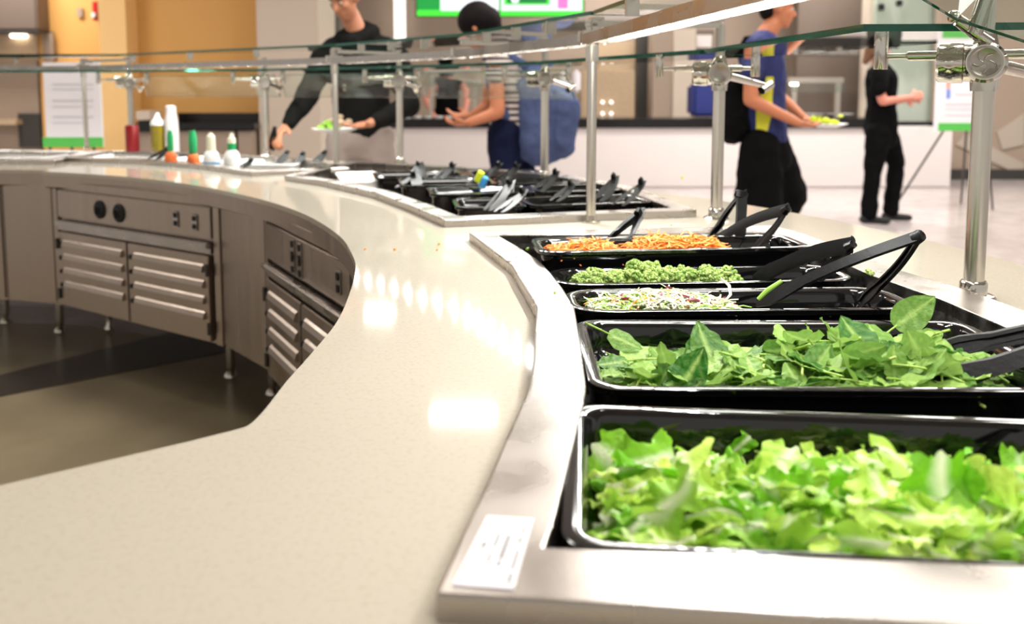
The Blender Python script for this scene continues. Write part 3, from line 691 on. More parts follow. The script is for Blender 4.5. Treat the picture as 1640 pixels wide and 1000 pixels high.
# ------------------------------------------------------------------ leaves
def set_attr(me, name, vals):
    a = me.attributes.new(name, 'FLOAT', 'POINT')
    for i, v in enumerate(vals): a.data[i].value = v
def spinach_mesh(seed):
    r = random.Random(seed); L = r.uniform(.052,.078); W = L*r.uniform(.30,.40); b_ = bmesh.new(); nu, nv = 11, 4; vals = []; grid = []
    cup = r.uniform(.15,.55)*r.choice((1,1,-1)); bend = r.uniform(-.5,.9); ph = r.uniform(0,6); fold = r.uniform(-.15,.25)
    for i in range(nu+1):
        t = i/nu; w = W*(math.sin(math.pi*min(1,(t*.96+.04))**.75))**.72*(1 if t < .98 else .3); row = []
        for j in range(-nv, nv+1):
            s = j/nv; x = (t-.0)*L; y = s*w
            z = cup*abs(y)**1.3*3.2*.5 + .0022*math.sin(9*t*2+ph+s*3)*abs(s) + bend*(t**2)*L*.32 + abs(s)*fold*w
            z += .0012*math.sin(t*22)*(abs(s) > .1)
            row.append(b_.verts.new((x-L*.2, y, z))); vals.append(.75 if j == 0 else (.18 if (i+abs(j)) % 3 == 0 else 0))
        grid.append(row)
    for a, b in zip(grid, grid[1:]):
        for j in range(2*nv): b_.faces.new((a[j], a[j+1], b[j+1], b[j]))
    b_.verts.index_update()
    me = bpy.data.meshes.new('spinach_leaf'); b_.to_mesh(me); b_.free(); set_attr(me, 'vein', vals); set_attr(me, 'tone', [r.random()]*len(vals)); me.materials.append(M['spin'])
    for p in me.polygons: p.use_smooth = True
    # stem
    b_ = bmesh.new(); sl = r.uniform(.02,.05); c = r.uniform(-.4,.4)
    pts = [(-L*.2+.004+0*k, 0, 0) for k in range(1)]+[(-L*.2-sl*k/5, c*sl*(k/5)**2*.6, -.1*sl*(k/5)**2) for k in range(1, 6)]
    tube(b_, pts, [.0014,.0016,.0018,.0018,.0019,.0021], 7)
    nvv = len(b_.verts); ms = bpy.data.meshes.new('stem'); b_.to_mesh(ms); b_.free(); ms.materials.append(M['stem']); set_attr(ms, 'vein', [0]*nvv); set_attr(ms, 'tone', [r.random()]*nvv)
    for p in ms.polygons: p.use_smooth = True
    return me, ms
def lettuce_mesh(seed):
    r = random.Random(seed); L = r.uniform(.035,.07); W = r.uniform(.018,.032); b_ = bmesh.new(); nu, nv = 22, 7; vals = []; grid = []
    ph = [r.uniform(0,6) for _ in range(5)]; bend = r.uniform(-.8,.8); ribby = r.random() < .45; ruf = r.uniform(.0025,.006); cup = r.uniform(-.5,.7)
    off = r.choice((0,0,-.8,.8)) if not ribby else 0
    for i in range(nu+1):
        t = i/nu; w = W*(.75+.25*math.sin(3*t+ph[0])); row = []
        for j in range(-nv, nv+1):
            s = j/nv; e = abs(s)
            y = s*w*(1+.12*math.sin(7*t+ph[1])) + .12*w*math.sin(15*t+ph[4])*(e > .9); x = (t-.5)*L+.002*math.sin(8*s+ph[2])*((i == 0)+(i == nu))*1.8
            z = ruf*e**1.2*math.sin(13*t+ph[3]+2*s)+bend*(t-.5)**2*L*1.4+cup*y*y*14 + .0011*math.sin(30*t+s*9+ph[1])*(e+.2) + .0022*e*e*math.sin(26*t+ph[4]+5*s)
            z += .0025*math.exp(-(s/.15)**2) if ribby else 0
            d = abs(s-off); vals.append((max(0, 1-d/(.34 if ribby else .22))**.7)*(1 if ribby else .6)*(1-.3*t))
            row.append(b_.verts.new((x, y, z)))
        grid.append(row)
    for a, b in zip(grid, grid[1:]):
        for j in range(2*nv): b_.faces.new((a[j], a[j+1], b[j+1], b[j]))
    me = bpy.data.meshes.new('lettuce_piece'); b_.to_mesh(me); b_.free(); set_attr(me, 'vein', vals); set_attr(me, 'tone', [r.random()]*len(vals)); me.materials.append(M['lett'])
    for p in me.polygons: p.use_smooth = True
    return me
def pan_pt(o, u, v):    # u, v in -1..1 of pan footprint -> world xy
    a = o.rotation_euler.z; w, d = o['w'], o['d']; x, y = u*w/2, v*d/2
    return (o.location.x+x*math.cos(a)-y*math.sin(a), o.location.y+x*math.sin(a)+y*math.cos(a))
def merge_pile(name, meshes, mats_, xf, mats_m):
    b_ = bmesh.new(); vein = []; tone = []
    vs, fs, k = [], [], 0
    for me, T in zip(meshes, xf):
        tn = rnd.random()
        for v in me.vertices: vs.append(T@v.co)
        fs += [[q+k for q in p.vertices] for p in me.polygons]; k += len(me.vertices)
        vein += [d.value for d in me.attributes['vein'].data]; tone += [tn]*len(me.vertices)
    b_.free(); m_ = bpy.data.meshes.new(name); m_.from_pydata(vs, [], fs); set_attr(m_, 'vein', vein); set_attr(m_, 'tone', tone)
    m_.materials.append(M[mats_m])
    for p in m_.polygons: p.use_smooth = True
    o = bpy.data.objects.new(name, m_); COL.objects.link(o); return o
def orient(p, yaw, tilt, roll, sc=1):
    return Matrix.Translation(p)@Matrix.Rotation(yaw,4,'Z')@Matrix.Rotation(tilt,4,'Y')@Matrix.Rotation(roll,4,'X')@Matrix.Scale(sc,4)
def grid_pts(nu, nv, r, jit=.5):
    return [((i+.5+r.uniform(-jit,jit))/nu*2-1, (j+.5+r.uniform(-jit,jit))/nv*2-1) for i in range(nu) for j in range(nv)]
panA['w'], panA['d'] = .50, .26; panB['w'], panB['d'] = .52, .262
# romaine surface: full at the front, falling towards the back wall
def hA(u, v):
    base = .872 + .018*math.cos((v+.15)*1.6)+.006*math.sin(u*5+1)-.012*max(0, u)**1.5
    if v > .25: base -= (v-.25)*.075
    if u < -.8: base -= (-.8-u)*.12
    return base
def hB(u, v):
    base = .884 + .012*math.sin(u*4+.5)-.012*abs(v)**2
    if v > .35: base -= (v-.35)*.05
    if u < -.55: base -= (-.55-u)*.04
    if v < -.7: base -= .004
    return base + .012*max(0, u-.1)
LM = [lettuce_mesh(100+i) for i in range(16)]
SM = [spinach_mesh(300+i) for i in range(14)]
r = random.Random(11)
def clampin(p, pan_, zfloor):
    return p
# under layers (uncountable)
ms, xf = [], []
for k in range(3):
    for u, v in grid_pts(15, 8, r):
        x, y = pan_pt(panA, u*.9, v*.86); ms.append(r.choice(LM)); xf.append(orient(Vector((x, y, hA(u,v)-.014-.014*k)), r.uniform(0,6.3), r.uniform(-.4,.4), r.uniform(-.5,.5), r.uniform(.8,1)))
o = merge_pile('romaine_bed', ms, None, xf, 'lett'); tag(o, 'packed chopped romaine filling the nearest black pan below the top pieces', 'romaine', None, 'stuff')
ms, xf = [], []
for k in range(3):
    for u, v in grid_pts(14, 7, r):
        x, y = pan_pt(panB, u*.9, v*.82); ms.append(r.choice(SM)[0]); xf.append(orient(Vector((x, y, hB(u,v)-.018-.014*k)), r.uniform(0,6.3), r.uniform(-.3,.3), r.uniform(-.4,.4), r.uniform(.75,.95)))
o = merge_pile('spinach_bed', ms, None, xf, 'spin'); tag(o, 'packed spinach filling the black pan below the top leaves', 'spinach', None, 'stuff')
for k, (u, v) in enumerate(grid_pts(20, 12, r)):
    x, y = pan_pt(panA, u*.93, v*.9); edge = max(abs(u), abs(v))
    tl = r.gauss(0,.42) if edge < .85 else r.gauss(0,.2); rl = r.gauss(.25,.45)
    o = bpy.data.objects.new('romaine_piece', r.choice(LM)); COL.objects.link(o)
    o.matrix_world = orient(Vector((x, y, hA(u,v)+r.uniform(-.006,.008))), r.uniform(0,6.3), tl, rl, r.uniform(.8,1.15) if edge < .85 else .8)
    tag(o, 'chopped romaine piece on top of the heap in the nearest pan', 'romaine', 'chopped romaine pieces')
def spinach(Mx, k, lab='spinach leaf lying loose on top of the spinach pan'):
    me, st = SM[k]; o = bpy.data.objects.new('spinach_leaf', me); COL.objects.link(o); o.matrix_world = Mx
    s = bpy.data.objects.new('stem', st); COL.objects.link(s); s.parent = o
    tag(o, lab, 'spinach leaf', 'spinach leaves'); return o
for k, (u, v) in enumerate(grid_pts(20, 10, r)):
    x, y = pan_pt(panB, u*.9, v*.84); edge = max(abs(u), abs(v))
    spinach(orient(Vector((x, y, hB(u,v)+r.uniform(-.006,.01))), r.uniform(0,6.3), r.gauss(-.1,.38) if edge < .8 else r.gauss(0,.15), r.gauss(.3,.45) if edge < .8 else r.gauss(0,.2), r.uniform(.62,.98) if edge < .85 else .65), r.randrange(14))
def stand(px, py, Y, yaw, tilt, roll, k, lab, sc=1): spinach(orient(P(px, py, Y), yaw, tilt, roll, sc), k, lab)
stand(1445,515,1.14, .15, -.6, 1.0, 2, 'large spinach leaf standing highest above the pan rim', .82)
stand(1432,598,.99, 1.45, -1.25, .2, 5, 'round dark spinach leaf standing upright at the front rim', .75)
stand(985,540,1.12, -.1, .45, .7, 7, 'long dark spinach leaf climbing the left wall of pan', .7)
def rom(px, py, Y, yaw, tilt, roll, k, lab, sc=1):
    o = bpy.data.objects.new('romaine_piece', LM[k]); COL.objects.link(o); o.matrix_world = orient(P(px, py, Y), yaw, tilt, roll, sc); tag(o, lab, 'romaine', 'chopped romaine pieces')
rom(1195,706,.84, .5, -.6, 1.2, 3, 'thin romaine tip curling up above the heap', .6)
rom(990,745,.80, -.5, .45, .9, 6, 'dark romaine piece leaning on the left wall of pan', .9)
rom(1395,790,.76, .2,-.3,.9, 9, 'large romaine leaf edge crossing the heap', 1.3)
rom(1590,838,.68, -.5,.3,.9, 1, 'pale romaine rib beside the tongs', 1.0)
# carrots, slaw
def shreds(name, m, n, fn, L, r_, seed, cur=.3):
    rr = random.Random(seed); b_ = bmesh.new()
    for k in range(n):
        p, zr = fn(rr); a = rr.uniform(0, 6.3); e = rr.gauss(0, .3); l = rr.uniform(*L)
        d = Vector((math.cos(a)*math.cos(e), math.sin(a)*math.cos(e), math.sin(e))); s = Vector((-d.y, d.x, 0))*cur*l; 
        pts = [p-d*l/2, p-d*l*.15+s*.35+Vector((0,0,.1*l)), p+d*l*.2+s*.3+Vector((0,0,.1*l)), p+d*l/2]
        tube(b_, pts, [r_*.7, r_, r_, r_*.7], 5, k=.55)
    return link_mesh(name, b_, m)
panE['w'], panE['d'] = .49, .11; panD['w'], panD['d'] = .48, .10; panC['w'], panC['d'] = .48, .11
def fnE(rr):
    u = rr.uniform(-.96,.62); v = rr.uniform(-.95,.95)
    h = .912
    top = h+.004+.012*math.exp(-((u+.62)/.16)**2)+.017*math.exp(-((u+.08)/.2)**2)+.012*math.exp(-((u-.25)/.2)**2)-.025*math.exp(-((u+.37)/.06)**2)-.012*v*v - (max(0,u-.35))*.09
    x, y = pan_pt(panE, u, v); return Vector((x, y, top-rr.random()**2*.03)), 0
o = shreds('shredded_carrot', 'carrot', 1500, fnE, (.02,.045), .0018, 5, .15); tag(o, 'bright orange shredded carrot heaped in the raised black pan', 'carrot', None, 'stuff')
def fnC(rr):
    u = rr.uniform(-.93,.0) if rr.random() < .93 else rr.uniform(0,.25); v = rr.uniform(-.9,.9)
    top = .886+.018*math.exp(-((u+.5)/.35)**2)-.008*v*v-max(0,u+.05)*.12
    x, y = pan_pt(panC, u, v); return Vector((x, y, top-rr.random()**2*.03)), 0
for m_, n_, nm, lab, sd in (('slawp', 900, 'cabbage_slaw', 'pale shredded cabbage in the narrow black pan', 1), ('slawg', 260, 'green_shreds', 'green shreds mixed through the cabbage slaw', 2), ('slawr', 45, 'purple_shreds', 'purple cabbage shreds in the slaw', 3), ('carrot', 90, 'carrot_shreds', 'orange carrot shreds mixed in the slaw', 4)):
    o = shreds(nm, m_, n_, fnC, (.02,.045), .0017 if m_ != 'slawr' else .003, 20+sd, .4); tag(o, lab, 'slaw', None, 'stuff')
def bits(name, pxs, m, lab):
    for a, b, z, s in pxs:
        b_ = bmesh.new(); ball(b_, (0,0,s), s, (1,.8,.8), seg=8)
        for v in b_.verts: v.co += Vector((rnd.uniform(-1,1),)*3)*s*.25
        o = link_mesh(name, b_, m); o.location = G(a, b, z); tag(o, lab, 'crumb', 'scattered salad crumbs')
bits('crumb', [(889,471,ZF,.0025),(845,402,ZF,.004),(1075,362,ZF,.002)], 'slawg', 'small food crumb dropped on the steel rim')
bits('crumb', [(1390,440,ZF,.006),(1396,443,ZF,.005)], 'broc', 'green broccoli crumb on the right steel rim')
bits('crumb', [(632,402,.88,.003),(703,393,.88,.003),(700,402,.88,.0025),(585,401,.88,.003)], 'carrot', 'orange carrot crumb on the beige counter')
bits('crumb', [(1093,287,.88,.006)], 'slawg2', 'yellow crumb on the counter beyond middle well')
# broccoli
def floret(seed):
    rr = random.Random(seed); b_ = bmesh.new()
    for k in range(70):
        a = rr.uniform(0,6.3); e = rr.uniform(-.15,1.45); c = Vector((math.cos(a)*math.cos(e)*1.15, math.sin(a)*math.cos(e), math.sin(e)*.8))*.015*rr.uniform(.75,1.08)
        ball(b_, c+Vector((0,0,.004)), rr.uniform(.0022,.0046), seg=6)
    ball(b_, (0,0,.004), .012, (1.1,1,.8), seg=8)
    return b_
fl = []
for k in range(4):
    b_ = floret(k); o = link_mesh('crown', b_, 'broc'); dm = o.data; bpy.data.objects.remove(o)
    b_ = bmesh.new(); tube(b_, [(0,0,-.022),(0,0,-.01),(.001,0,.004)], [.0055,.006,.009], 9)
    for a in range(4): tube(b_, [(0,0,-.008),(.009*math.cos(a*1.57),.009*math.sin(a*1.57),.006)], [.004,.003], 6)
    o = link_mesh('stalk', b_, 'brocs'); sm_ = o.data; bpy.data.objects.remove(o); fl.append((dm, sm_))
for k in range(34):
    u = -.86+1.12*((k*0.618)%1); v = r.uniform(-.7,.7); x, y = pan_pt(panD, u, v); top = .884+.014*math.exp(-((u+.5)/.2)**2)+.008*math.exp(-((u)/.25)**2)
    dm, sm_ = fl[k%4]; rt = empty('broccoli_floret', (x, y, top+r.uniform(-.012,.006))); rt.rotation_euler = (r.uniform(-.7,.7), r.uniform(-.7,.7), r.uniform(0,6)); s = r.uniform(.75,1.1); rt.scale = (s,s,s)
    for nm, dd in (('crown', dm), ('stalk', sm_)):
        c = bpy.data.objects.new(nm, dd); COL.objects.link(c); c.parent = rt
    tag(rt, 'small green broccoli floret in the heap in the narrow pan', 'broccoli', 'broccoli florets')
# slice of vegetable held at the slaw tongs
b_ = bmesh.new(); tube(b_, [P(1214,480,1.27), P(1228,466,1.27), P(1252,450,1.27)], [.003,.004,.003], 8); o = link_mesh('vegetable_strip', b_, 'slawg'); tag(o, 'pale green vegetable strip caught on the tips of the slaw tongs', 'vegetable')
b_ = bmesh.new(); tube(b_, [P(1155,446,1.40), P(1168,458,1.37), P(1170,472,1.34), P(1160,484,1.31)], [.0014,.0024,.0024,.001], 8); o = link_mesh('sprout', b_, 'slawp'); tag(o, 'curled pale sprout standing above the slaw', 'sprout')
# ------------------------------------------------------------------ bottles
def bottle(px, py, Y, parts, lab, sc=1.0, grp='dressing bottles'):
    p = P(px, py, Y); rt = empty('dressing_bottle', p); tag(rt, lab, 'bottle', grp); rt.scale = (sc,)*3
    for nm, m_, prof in parts:
        b_ = bmesh.new(); lathe(b_, prof, n=20); link_mesh(nm, b_, m_, rt)
YB = 4.15; k_ = 1/ (FPX/YB)
def px_(v): return v*k_
bottle(274,262,3.95,[('body','orange',[(.026,0),(.027,.03),(.022,.045),(.012,.055)]),('spout','bgreen',[(.011,.055),(.0135,.06),(.014,.12),(.009,.15)])],'orange-labelled bottle with a slim green spout, leftmost of the squeeze bottles')
bottle(310,264,3.95,[('body','orange',[(.027,0),(.028,.03),(.022,.045),(.014,.05)]),('spout','bgreen',[(.014,.05),(.018,.055),(.019,.12),(.012,.155)])],'orange-labelled bottle with a wide teal-green spout')
bottle(339,267,3.85,[('body','ice',[(.034,0),(.036,.035),(.03,.06),(.02,.07)]),('label','bluel',[(.0365,.008),(.0365,.02)]),('neck','bpale',[(.02,.07),(.018,.135),(.012,.14),(.006,.15)])],'cream-necked white dressing bottle with a blue label')
bottle(372,268,3.80,[('body','ice',[(.034,0),(.036,.035),(.03,.06),(.018,.075)]),('collar','bgreen',[(.018,.075),(.018,.105)]),('cap','bpale',[(.018,.105),(.017,.125),(.01,.132),(.006,.15)])],'white dressing bottle with a green collar')
bottle(254,242,4.55,[('body','oil',[(.032,0),(.034,.02),(.036,.125),(.034,.135)]),('lid','ice',[(.037,.135),(.034,.155),(.018,.17),(.006,.2)])],'tall squeeze bottle of olive oil coloured dressing')
bottle(276,243,4.55,[('body','white',[(.036,0),(.036,.11),(.034,.16),(.026,.2),(.026,.235),(.02,.24)])],'tall pale cloudy bottle behind the squeeze bottles')
bottle(213,243,4.6,[('body','dred',[(.034,0),(.035,.02),(.035,.13),(.03,.14)])],'dark red bottle behind the sixth post')
# ------------------------------------------------------------------ back counter and room things
YC = 11.0
def bx_obj(name, pa, pb, Y, th, m, lab=None, cat=None, grp=None, parent=None, bev=0, kind=None):
    a, b = P(pa[0], pa[1], Y), P(pb[0], pb[1], Y); b_ = bmesh.new()
    box(b_, ((a.x+b.x)/2, Y+th/2, (a.z+b.z)/2), (abs(b.x-a.x), th, abs(b.z-a.z)), bev=bev); o = link_mesh(name, b_, m, parent, smooth=False)
    if lab: tag(o, lab, cat, grp, kind)
    return o
def sub(name, pa, pb, Y, th, m, parent, bev=0):
    return bx_obj(name, pa, pb, Y, th, m, parent=parent, bev=bev)
rt = empty('back_counter'); tag(rt, 'long white-fronted serving counter with a black top across the room', 'counter')
sub('front_panel', (560,205), (1521,299), YC, .7, 'white', rt); sub('countertop', (552,190), (1420,205), YC-.05, .85, 'blk', rt)
sub('plinth', (570,299), (1510,302), YC+.12, .4, 'dark', rt)
for i in range(5):
    pass
rt = empty('side_counter'); tag(rt, 'black-topped side counter with grey doors below the ochre wall', 'counter')
sub('backsplash', (285,181), (412,207), 9.9, .08, 'blk', rt); sub('countertop', (207,198), (408,208), 9.4, .55, 'blk', rt)
for a, b in ((222,310),(312,378),(381,406)): sub('door', (a,210), (b,290), 9.45, .4, 'taupe', rt)
rt = empty('small_machine'); tag(rt, 'small black machine with a pale top behind the left posts', 'machine')
sub('body', (221,193), (240,212), 9.2, .3, 'blk', rt); sub('top', (218,178), (240,192), 9.2, .3, 'beige', rt)
# screens
for k, (a, b) in enumerate(((667,799),(801,934))):
    rt = empty('menu_screen'); tag(rt, ['menu screen with a solid green block, left of the two','menu screen with a pink picture, right of the two'][k], 'screen', 'menu screens')
    for nm, c in (('scr_green',(20,150,60)),('scr_lime',(70,230,60)),('scr_white',(245,250,255)),('scr_dark',(16,120,60)),('scr_pink',(240,120,190)),('scr_blue',(150,190,255))):
        if nm not in M: M[nm] = mat(nm, (10,10,10), .4, emit=c, estr=1.7)
    sub('housing', (a-2,-62), (b+2,27), 12.5, .08, 'dark', rt)
    sub('lime_border', (a,-60), (b,25.5), 12.485, .01, 'scr_lime', rt)
    if k == 0:
        sub('green_block', (a,-60), (a+38,16), 12.47, .01, 'scr_green', rt); sub('white_field', (a+38,-60), (b,17), 12.47, .01, 'scr_white', rt)
    else:
        sub('white_field', (a+2,-60), (b-2,17), 12.47, .01, 'scr_white', rt); sub('lime_frame', (a+6,-60), (a+80,8), 12.455, .01, 'scr_lime', rt); sub('green_field', (a+11,-58), (a+75,5), 12.44, .01, 'scr_dark', rt)
        b_ = bmesh.new(); c = P(a+24,-1,12.43); lathe(b_, [(.055,0),(.055,.006)], c, 20, axis=(0,-1,0)); link_mesh('round_mark', b_, 'scr_white', rt)
        sub('pink_picture', (a+92,-30), (a+109,14), 12.44, .01, 'scr_pink', rt)
# wall fittings left
rt = empty('fire_alarm'); tag(rt, 'red fire alarm bell box high on the yellow wall', 'fire alarm')
sub('housing', (147,2), (157,33), 11.38, .1, 'red', rt, .01); sub('strobe', (146,20), (152,28), 11.34, .04, 'ice', rt, .005)
bx_obj('wall_plate', (123,13), (132,27), 11.46, .03, 'taupe', 'small grey plate on the yellow wall', 'plate')
rt = empty('steel_hood'); tag(rt, 'dark kitchen hood in the far left corner', 'hood')
sub('canopy', (-60,-40), (60,48), 11.2, .8, 'brown', rt, .02); sub('filter_edge', (-60,48), (62,52), 11.15, .9, 'dark', rt)
rt = empty('wall_oven'); tag(rt, 'tan steel oven block at the far left wall', 'oven')
sub('body', (-60,52), (64,98), 11.6, .6, 'tan', rt, .02); sub('lamp', (15,50), (38,60), 11.5, .1, 'lamp', rt, .01); sub('lower_body', (-60,98), (66,240), 11.6, .6, 'taupe', rt); sub('oven_door', (28,182), (66,236), 11.55, .04, 'dark', rt); sub('shelf', (-60,192), (26,200), 11.4, .2, 'tan', rt)
bx_obj('grey_panel', (67,52), (86,98), 11.4, .06, 'taupe', 'grey upright panel beside the oven block', 'panel')
def sign(name, pa, pb, Y, gpx, lab, legs, marks):
    rt = empty(name); tag(rt, lab, 'sign', 'white signs with a green band')
    sub('board', pa, pb, Y, .02, 'paper', rt); sub('green_band', (pa[0], pb[1]-gpx), pb, Y-.004, .01, 'green', rt)
    for (x, y, x2, y2, m_) in marks: sub('print', (x,y), (x2,y2), Y-.003, .006, m_, rt)
    for (x, y, x2, Y2) in legs:
        b_ = bmesh.new(); g = P(x, y, Y+.03); g2 = Vector((P(x2,145,Y2).x, Y2, 0)); tube(b_, [g, g2], .011, 10); link_mesh('leg', b_, 'dark', rt)
M['faint'] = mat('faint_print', (205,202,208), .6); M['pinkink'] = mat('pink_print', (236,160,140), .6); M['blueink'] = mat('blue_print', (120,150,220), .6)
sign('floor_sign', (68,100), (165,236), 6.3, 16, 'white sign with a green bottom band, behind the left end of counter', [(80,234,70,6.3),(150,234,160,6.3),(115,234,115,6.8)], [(84,134,150,137,'faint'),(84,142,150,144,'faint'),(84,160,150,163,'faint'),(84,170,150,172,'faint'),(84,186,150,189,'faint'),(84,196,140,198,'faint')])
sign('floor_sign', (1503,62), (1588,210), 8.6, 13, 'white sign with a green bottom band, on thin legs by the right wall', [(1512,208,1438,8.9),(1580,208,1600,8.9),(1548,208,1548,9.4)], [(1516,130,1522,142,'pinkink'),(1516,143,1522,158,'blueink'),(1530,150,1575,153,'faint'),(1514,166,1575,169,'faint'),(1514,174,1575,176,'faint'),(1514,184,1560,186,'faint')])
# things behind
rt = empty('dark_cabinet'); tag(rt, 'tall dark grey cabinet with a red emblem behind the hooded man', 'cabinet')
sub('body', (499,17), (532,96), 10.6, .5, 'dark', rt); sub('red_mark', (508,28), (519,44), 10.58, .02, 'red', rt); sub('white_bar', (500,25), (530,34), 10.59, .012, 'white', rt); sub('lower_body', (499,96), (536,300), 10.6, .5, 'dark', rt)
bx_obj('reflection_streak', (630,-60), (649,66), 13.7, .08, 'glow', 'tall white glowing strip imitating a reflection on metal, right of the hooded man', 'light')  # added glowing slab imitates a bright reflection on metal, no real fixture
bx_obj('tile_panel', (958,66), (1022,290), 13.6, .2, 'tan', 'tan tiled panel right of the tall post', 'panel')
bx_obj('dark_column', (1022,50), (1047,290), 13.2, .3, 'dark', 'narrow dark column beside the grey cupboard', 'column')
rt = empty('tall_cupboard'); tag(rt, 'tall pale grey cupboard standing behind the back counter', 'cupboard')
sub('side', (1047,46), (1080,290), 12.6, .5, 'taupe', rt); sub('door', (1080,46), (1110,290), 12.55, .5, 'beige', rt)
rt = empty('wall_display'); tag(rt, 'small framed display on the wall behind the second post', 'display')
sub('frame', (1112,48), (1142,132), 12.9, .1, 'brown', rt); sub('panel', (1116,56), (1140,76), 12.88, .02, 'white', rt); sub('lower_panel', (1116,84), (1140,128), 12.88, .02, 'taupe', rt)
bx_obj('storage_bin', (1110,134), (1150,187), 11.2, .4, 'sky', 'dark blue bin on the back counter behind the second post', 'bin', bev=.04)
rt = empty('back_oven'); tag(rt, 'wide brushed steel oven with glowing spots beside the tall post', 'oven')
sub('body', (930,112), (1015,288), 12.7, .5, 'tan', rt, .02)
for q, (x, y) in enumerate(((965,168),(979,168),(965,186),(979,186))):  # upper pair are lamps; lower pair are glowing balls imitating their reflections
    b_ = bmesh.new(); ball(b_, P(x, y-4, 12.66), .026, seg=10); link_mesh('lamp_and_reflection', b_, 'glow', rt)
bx_obj('paper_roll', (902,112), (914,148), 11.5, .12, 'paper', 'white paper roll hanging behind the backpack, left one', 'paper roll', 'paper rolls', bev=.03)
bx_obj('paper_roll', (918,112), (930,148), 11.5, .12, 'paper', 'white paper roll hanging behind the backpack, right one', 'paper roll', 'paper rolls', bev=.03)
# back sneeze guards
def back_guard(xa, xb, yt, yb, lab):
    rt = empty('back_guard'); tag(rt, lab, 'sneeze guard', 'sneeze guards on the back counter')
    sub('light_tube', (xa, yt), (xb, yt+9), YC+.1, .1, 'tube', rt, .01); sub('glass', (xa, yt+10), (xb, yb), YC+.02, .012, 'glass', rt)
    for x in (xa+10, xb-10): sub('post', (x-3, yt), (x+3, 190), YC+.12, .06, 'tube', rt)
    sub('lamp', (xa+6, yt+9), (xa+16, yt+13), YC+.1, .08, 'lamp', rt)
back_guard(1262,1352,124,148,'small sneeze guard beyond the plate of the jersey man'); back_guard(680,770,108,140,'small sneeze guard before the kitchen worker'); 
bx_obj('steel_shelf', (1262,76), (1376,88), 11.6, .5, 'steel', 'high steel shelf behind the jersey man', 'shelf', bev=.01)
for q, (x, xw) in enumerate(((1300,40),(1345,44))):
    b_ = bmesh.new(); lathe(b_, [(.05,0),(xw/2/127,.06),(xw/2/127*1.02,.064)], n=24); o = link_mesh('tray', b_, 'ice'); o.location = P(x, 190, YC+.3); tag(o, ['white bowl left of the back counter guard post','white bowl right of the back counter guard post'][q], 'bowl', 'bowls on the back counter')
for q in range(7):
    x = 652+q*17; b_ = bmesh.new(); lathe(b_, [(.035,0),(.055,.05),(.056,.055),(.05,.05)], n=18); o = link_mesh('serving_bowl', b_, 'ice'); o.location = P(x, 193, YC+.15); tag(o, 'small white bowl in the row at the left end of the back counter', 'bowl', 'small bowls in a row on the back counter')
bx_obj('wall_sensor', (1409,6), (1417,16), 12.14, .06, 'rubber', 'left black square fitting on the frosted panel', 'fitting', 'black fittings on the frosted panel', bev=.01)
bx_obj('wall_sensor', (1438,0), (1446,9), 12.14, .06, 'rubber', 'right black square fitting on the frosted panel', 'fitting', 'black fittings on the frosted panel', bev=.01)
bx_obj('trim_2', (1300,195), (1505,203), 11.9, .2, 'blk', kind='structure', lab='x')
b = bpy.data.objects['trim_2']; del b['label']; b['kind'] = 'structure'
bx_obj('black_pillar', (1388,-60), (1400,200), 12.3, .1, 'beige', 'pale edge post beside the frosted panel', 'post')
M['zig'] = mat('pale_band_print', (180,168,154), .5)
for pts, lab in ((((1597,212),(1640,182),(1640,232),(1606,240)), 'pale angular band printed on the right wall, upper'), (((1532,232),(1548,214),(1640,262),(1640,284)), 'pale diagonal band printed on the right wall, lower')):
    b_ = bmesh.new(); a_ = [P(x, y, 11.97) for x, y in pts]; f_ = b_.faces.new([b_.verts.new(p) for p in a_]); e_ = bmesh.ops.extrude_face_region(b_, geom=[f_])
    for v in [g for g in e_['geom'] if isinstance(g, bmesh.types.BMVert)]: v.co.y += .028
    o = link_mesh('wall_graphic', b_, 'zig', smooth=False); tag(o, lab, 'wall graphic', 'pale bands on the right wall')
# ------------------------------------------------------------------ ceiling lights
for k, (x, y, sx, sy, pw, lab) in enumerate([(.9,-1.0,1.2,.6,50,'behind the nearest end of the bar'),(2.9,.8,1.2,.6,35,'right of the nearest guard post'),(1.2,2.4,1.2,.6,32,'over the gap between the nearest wells'),(-.9,3.7,1.2,.6,60,'over the middle well'),(3.2,3.9,1.2,.6,80,'over the walkway near the jersey man'),
    (-4.9,4.2,1.2,.6,50,'over the left end of the counter'),(1.2,5.6,1.2,.6,80,'over the walkway beyond the third post'),(-.45,7.9,.6,.25,14,'small one over the walkway centre'),(4.0,7.2,1.2,.6,110,'in front of the white serving counter, right'),(-5.6,7.2,1.2,.6,90,'by the left sign'),
    (-1.9,11.6,.6,.3,20,'small one in front of the menu screens'),(-2.6,10.3,.9,.4,28,'small one by the pale pillar'),(2.6,9.4,1.2,.6,130,'above the white serving counter'),(6.4,9.2,1.2,.6,130,'near the right wall'),(-6.2,10.4,1.2,.6,110,'in the far left kitchen'),(1.4,12.6,1.2,.6,90,'behind the serving counter'),(4.6,12.2,1.2,.6,70,'near the frosted panel')]):
    rt = empty('ceiling_light', (x, y, 3.6)); tag(rt, 'flush ceiling light '+lab, 'ceiling light', 'ceiling lights')
    b_ = bmesh.new(); box(b_, (0,0,-.02), (sx+.06, sy+.06, .04)); link_mesh('frame', b_, 'white', rt, smooth=False)
    b_ = bmesh.new(); box(b_, (0,0,-.045), (sx, sy, .01)); link_mesh('diffuser', b_, 'lamp', rt, smooth=False)
    la = bpy.data.lights.new('ceiling_lamp', 'AREA'); la.shape = 'RECTANGLE'; la.size = sx; la.size_y = sy; la.energy = pw; la.color = (1,.965,.92)
    lo = bpy.data.objects.new('ceiling_lamp', la); COL.objects.link(lo); lo.parent = rt; lo.location = (0,0,-.06)
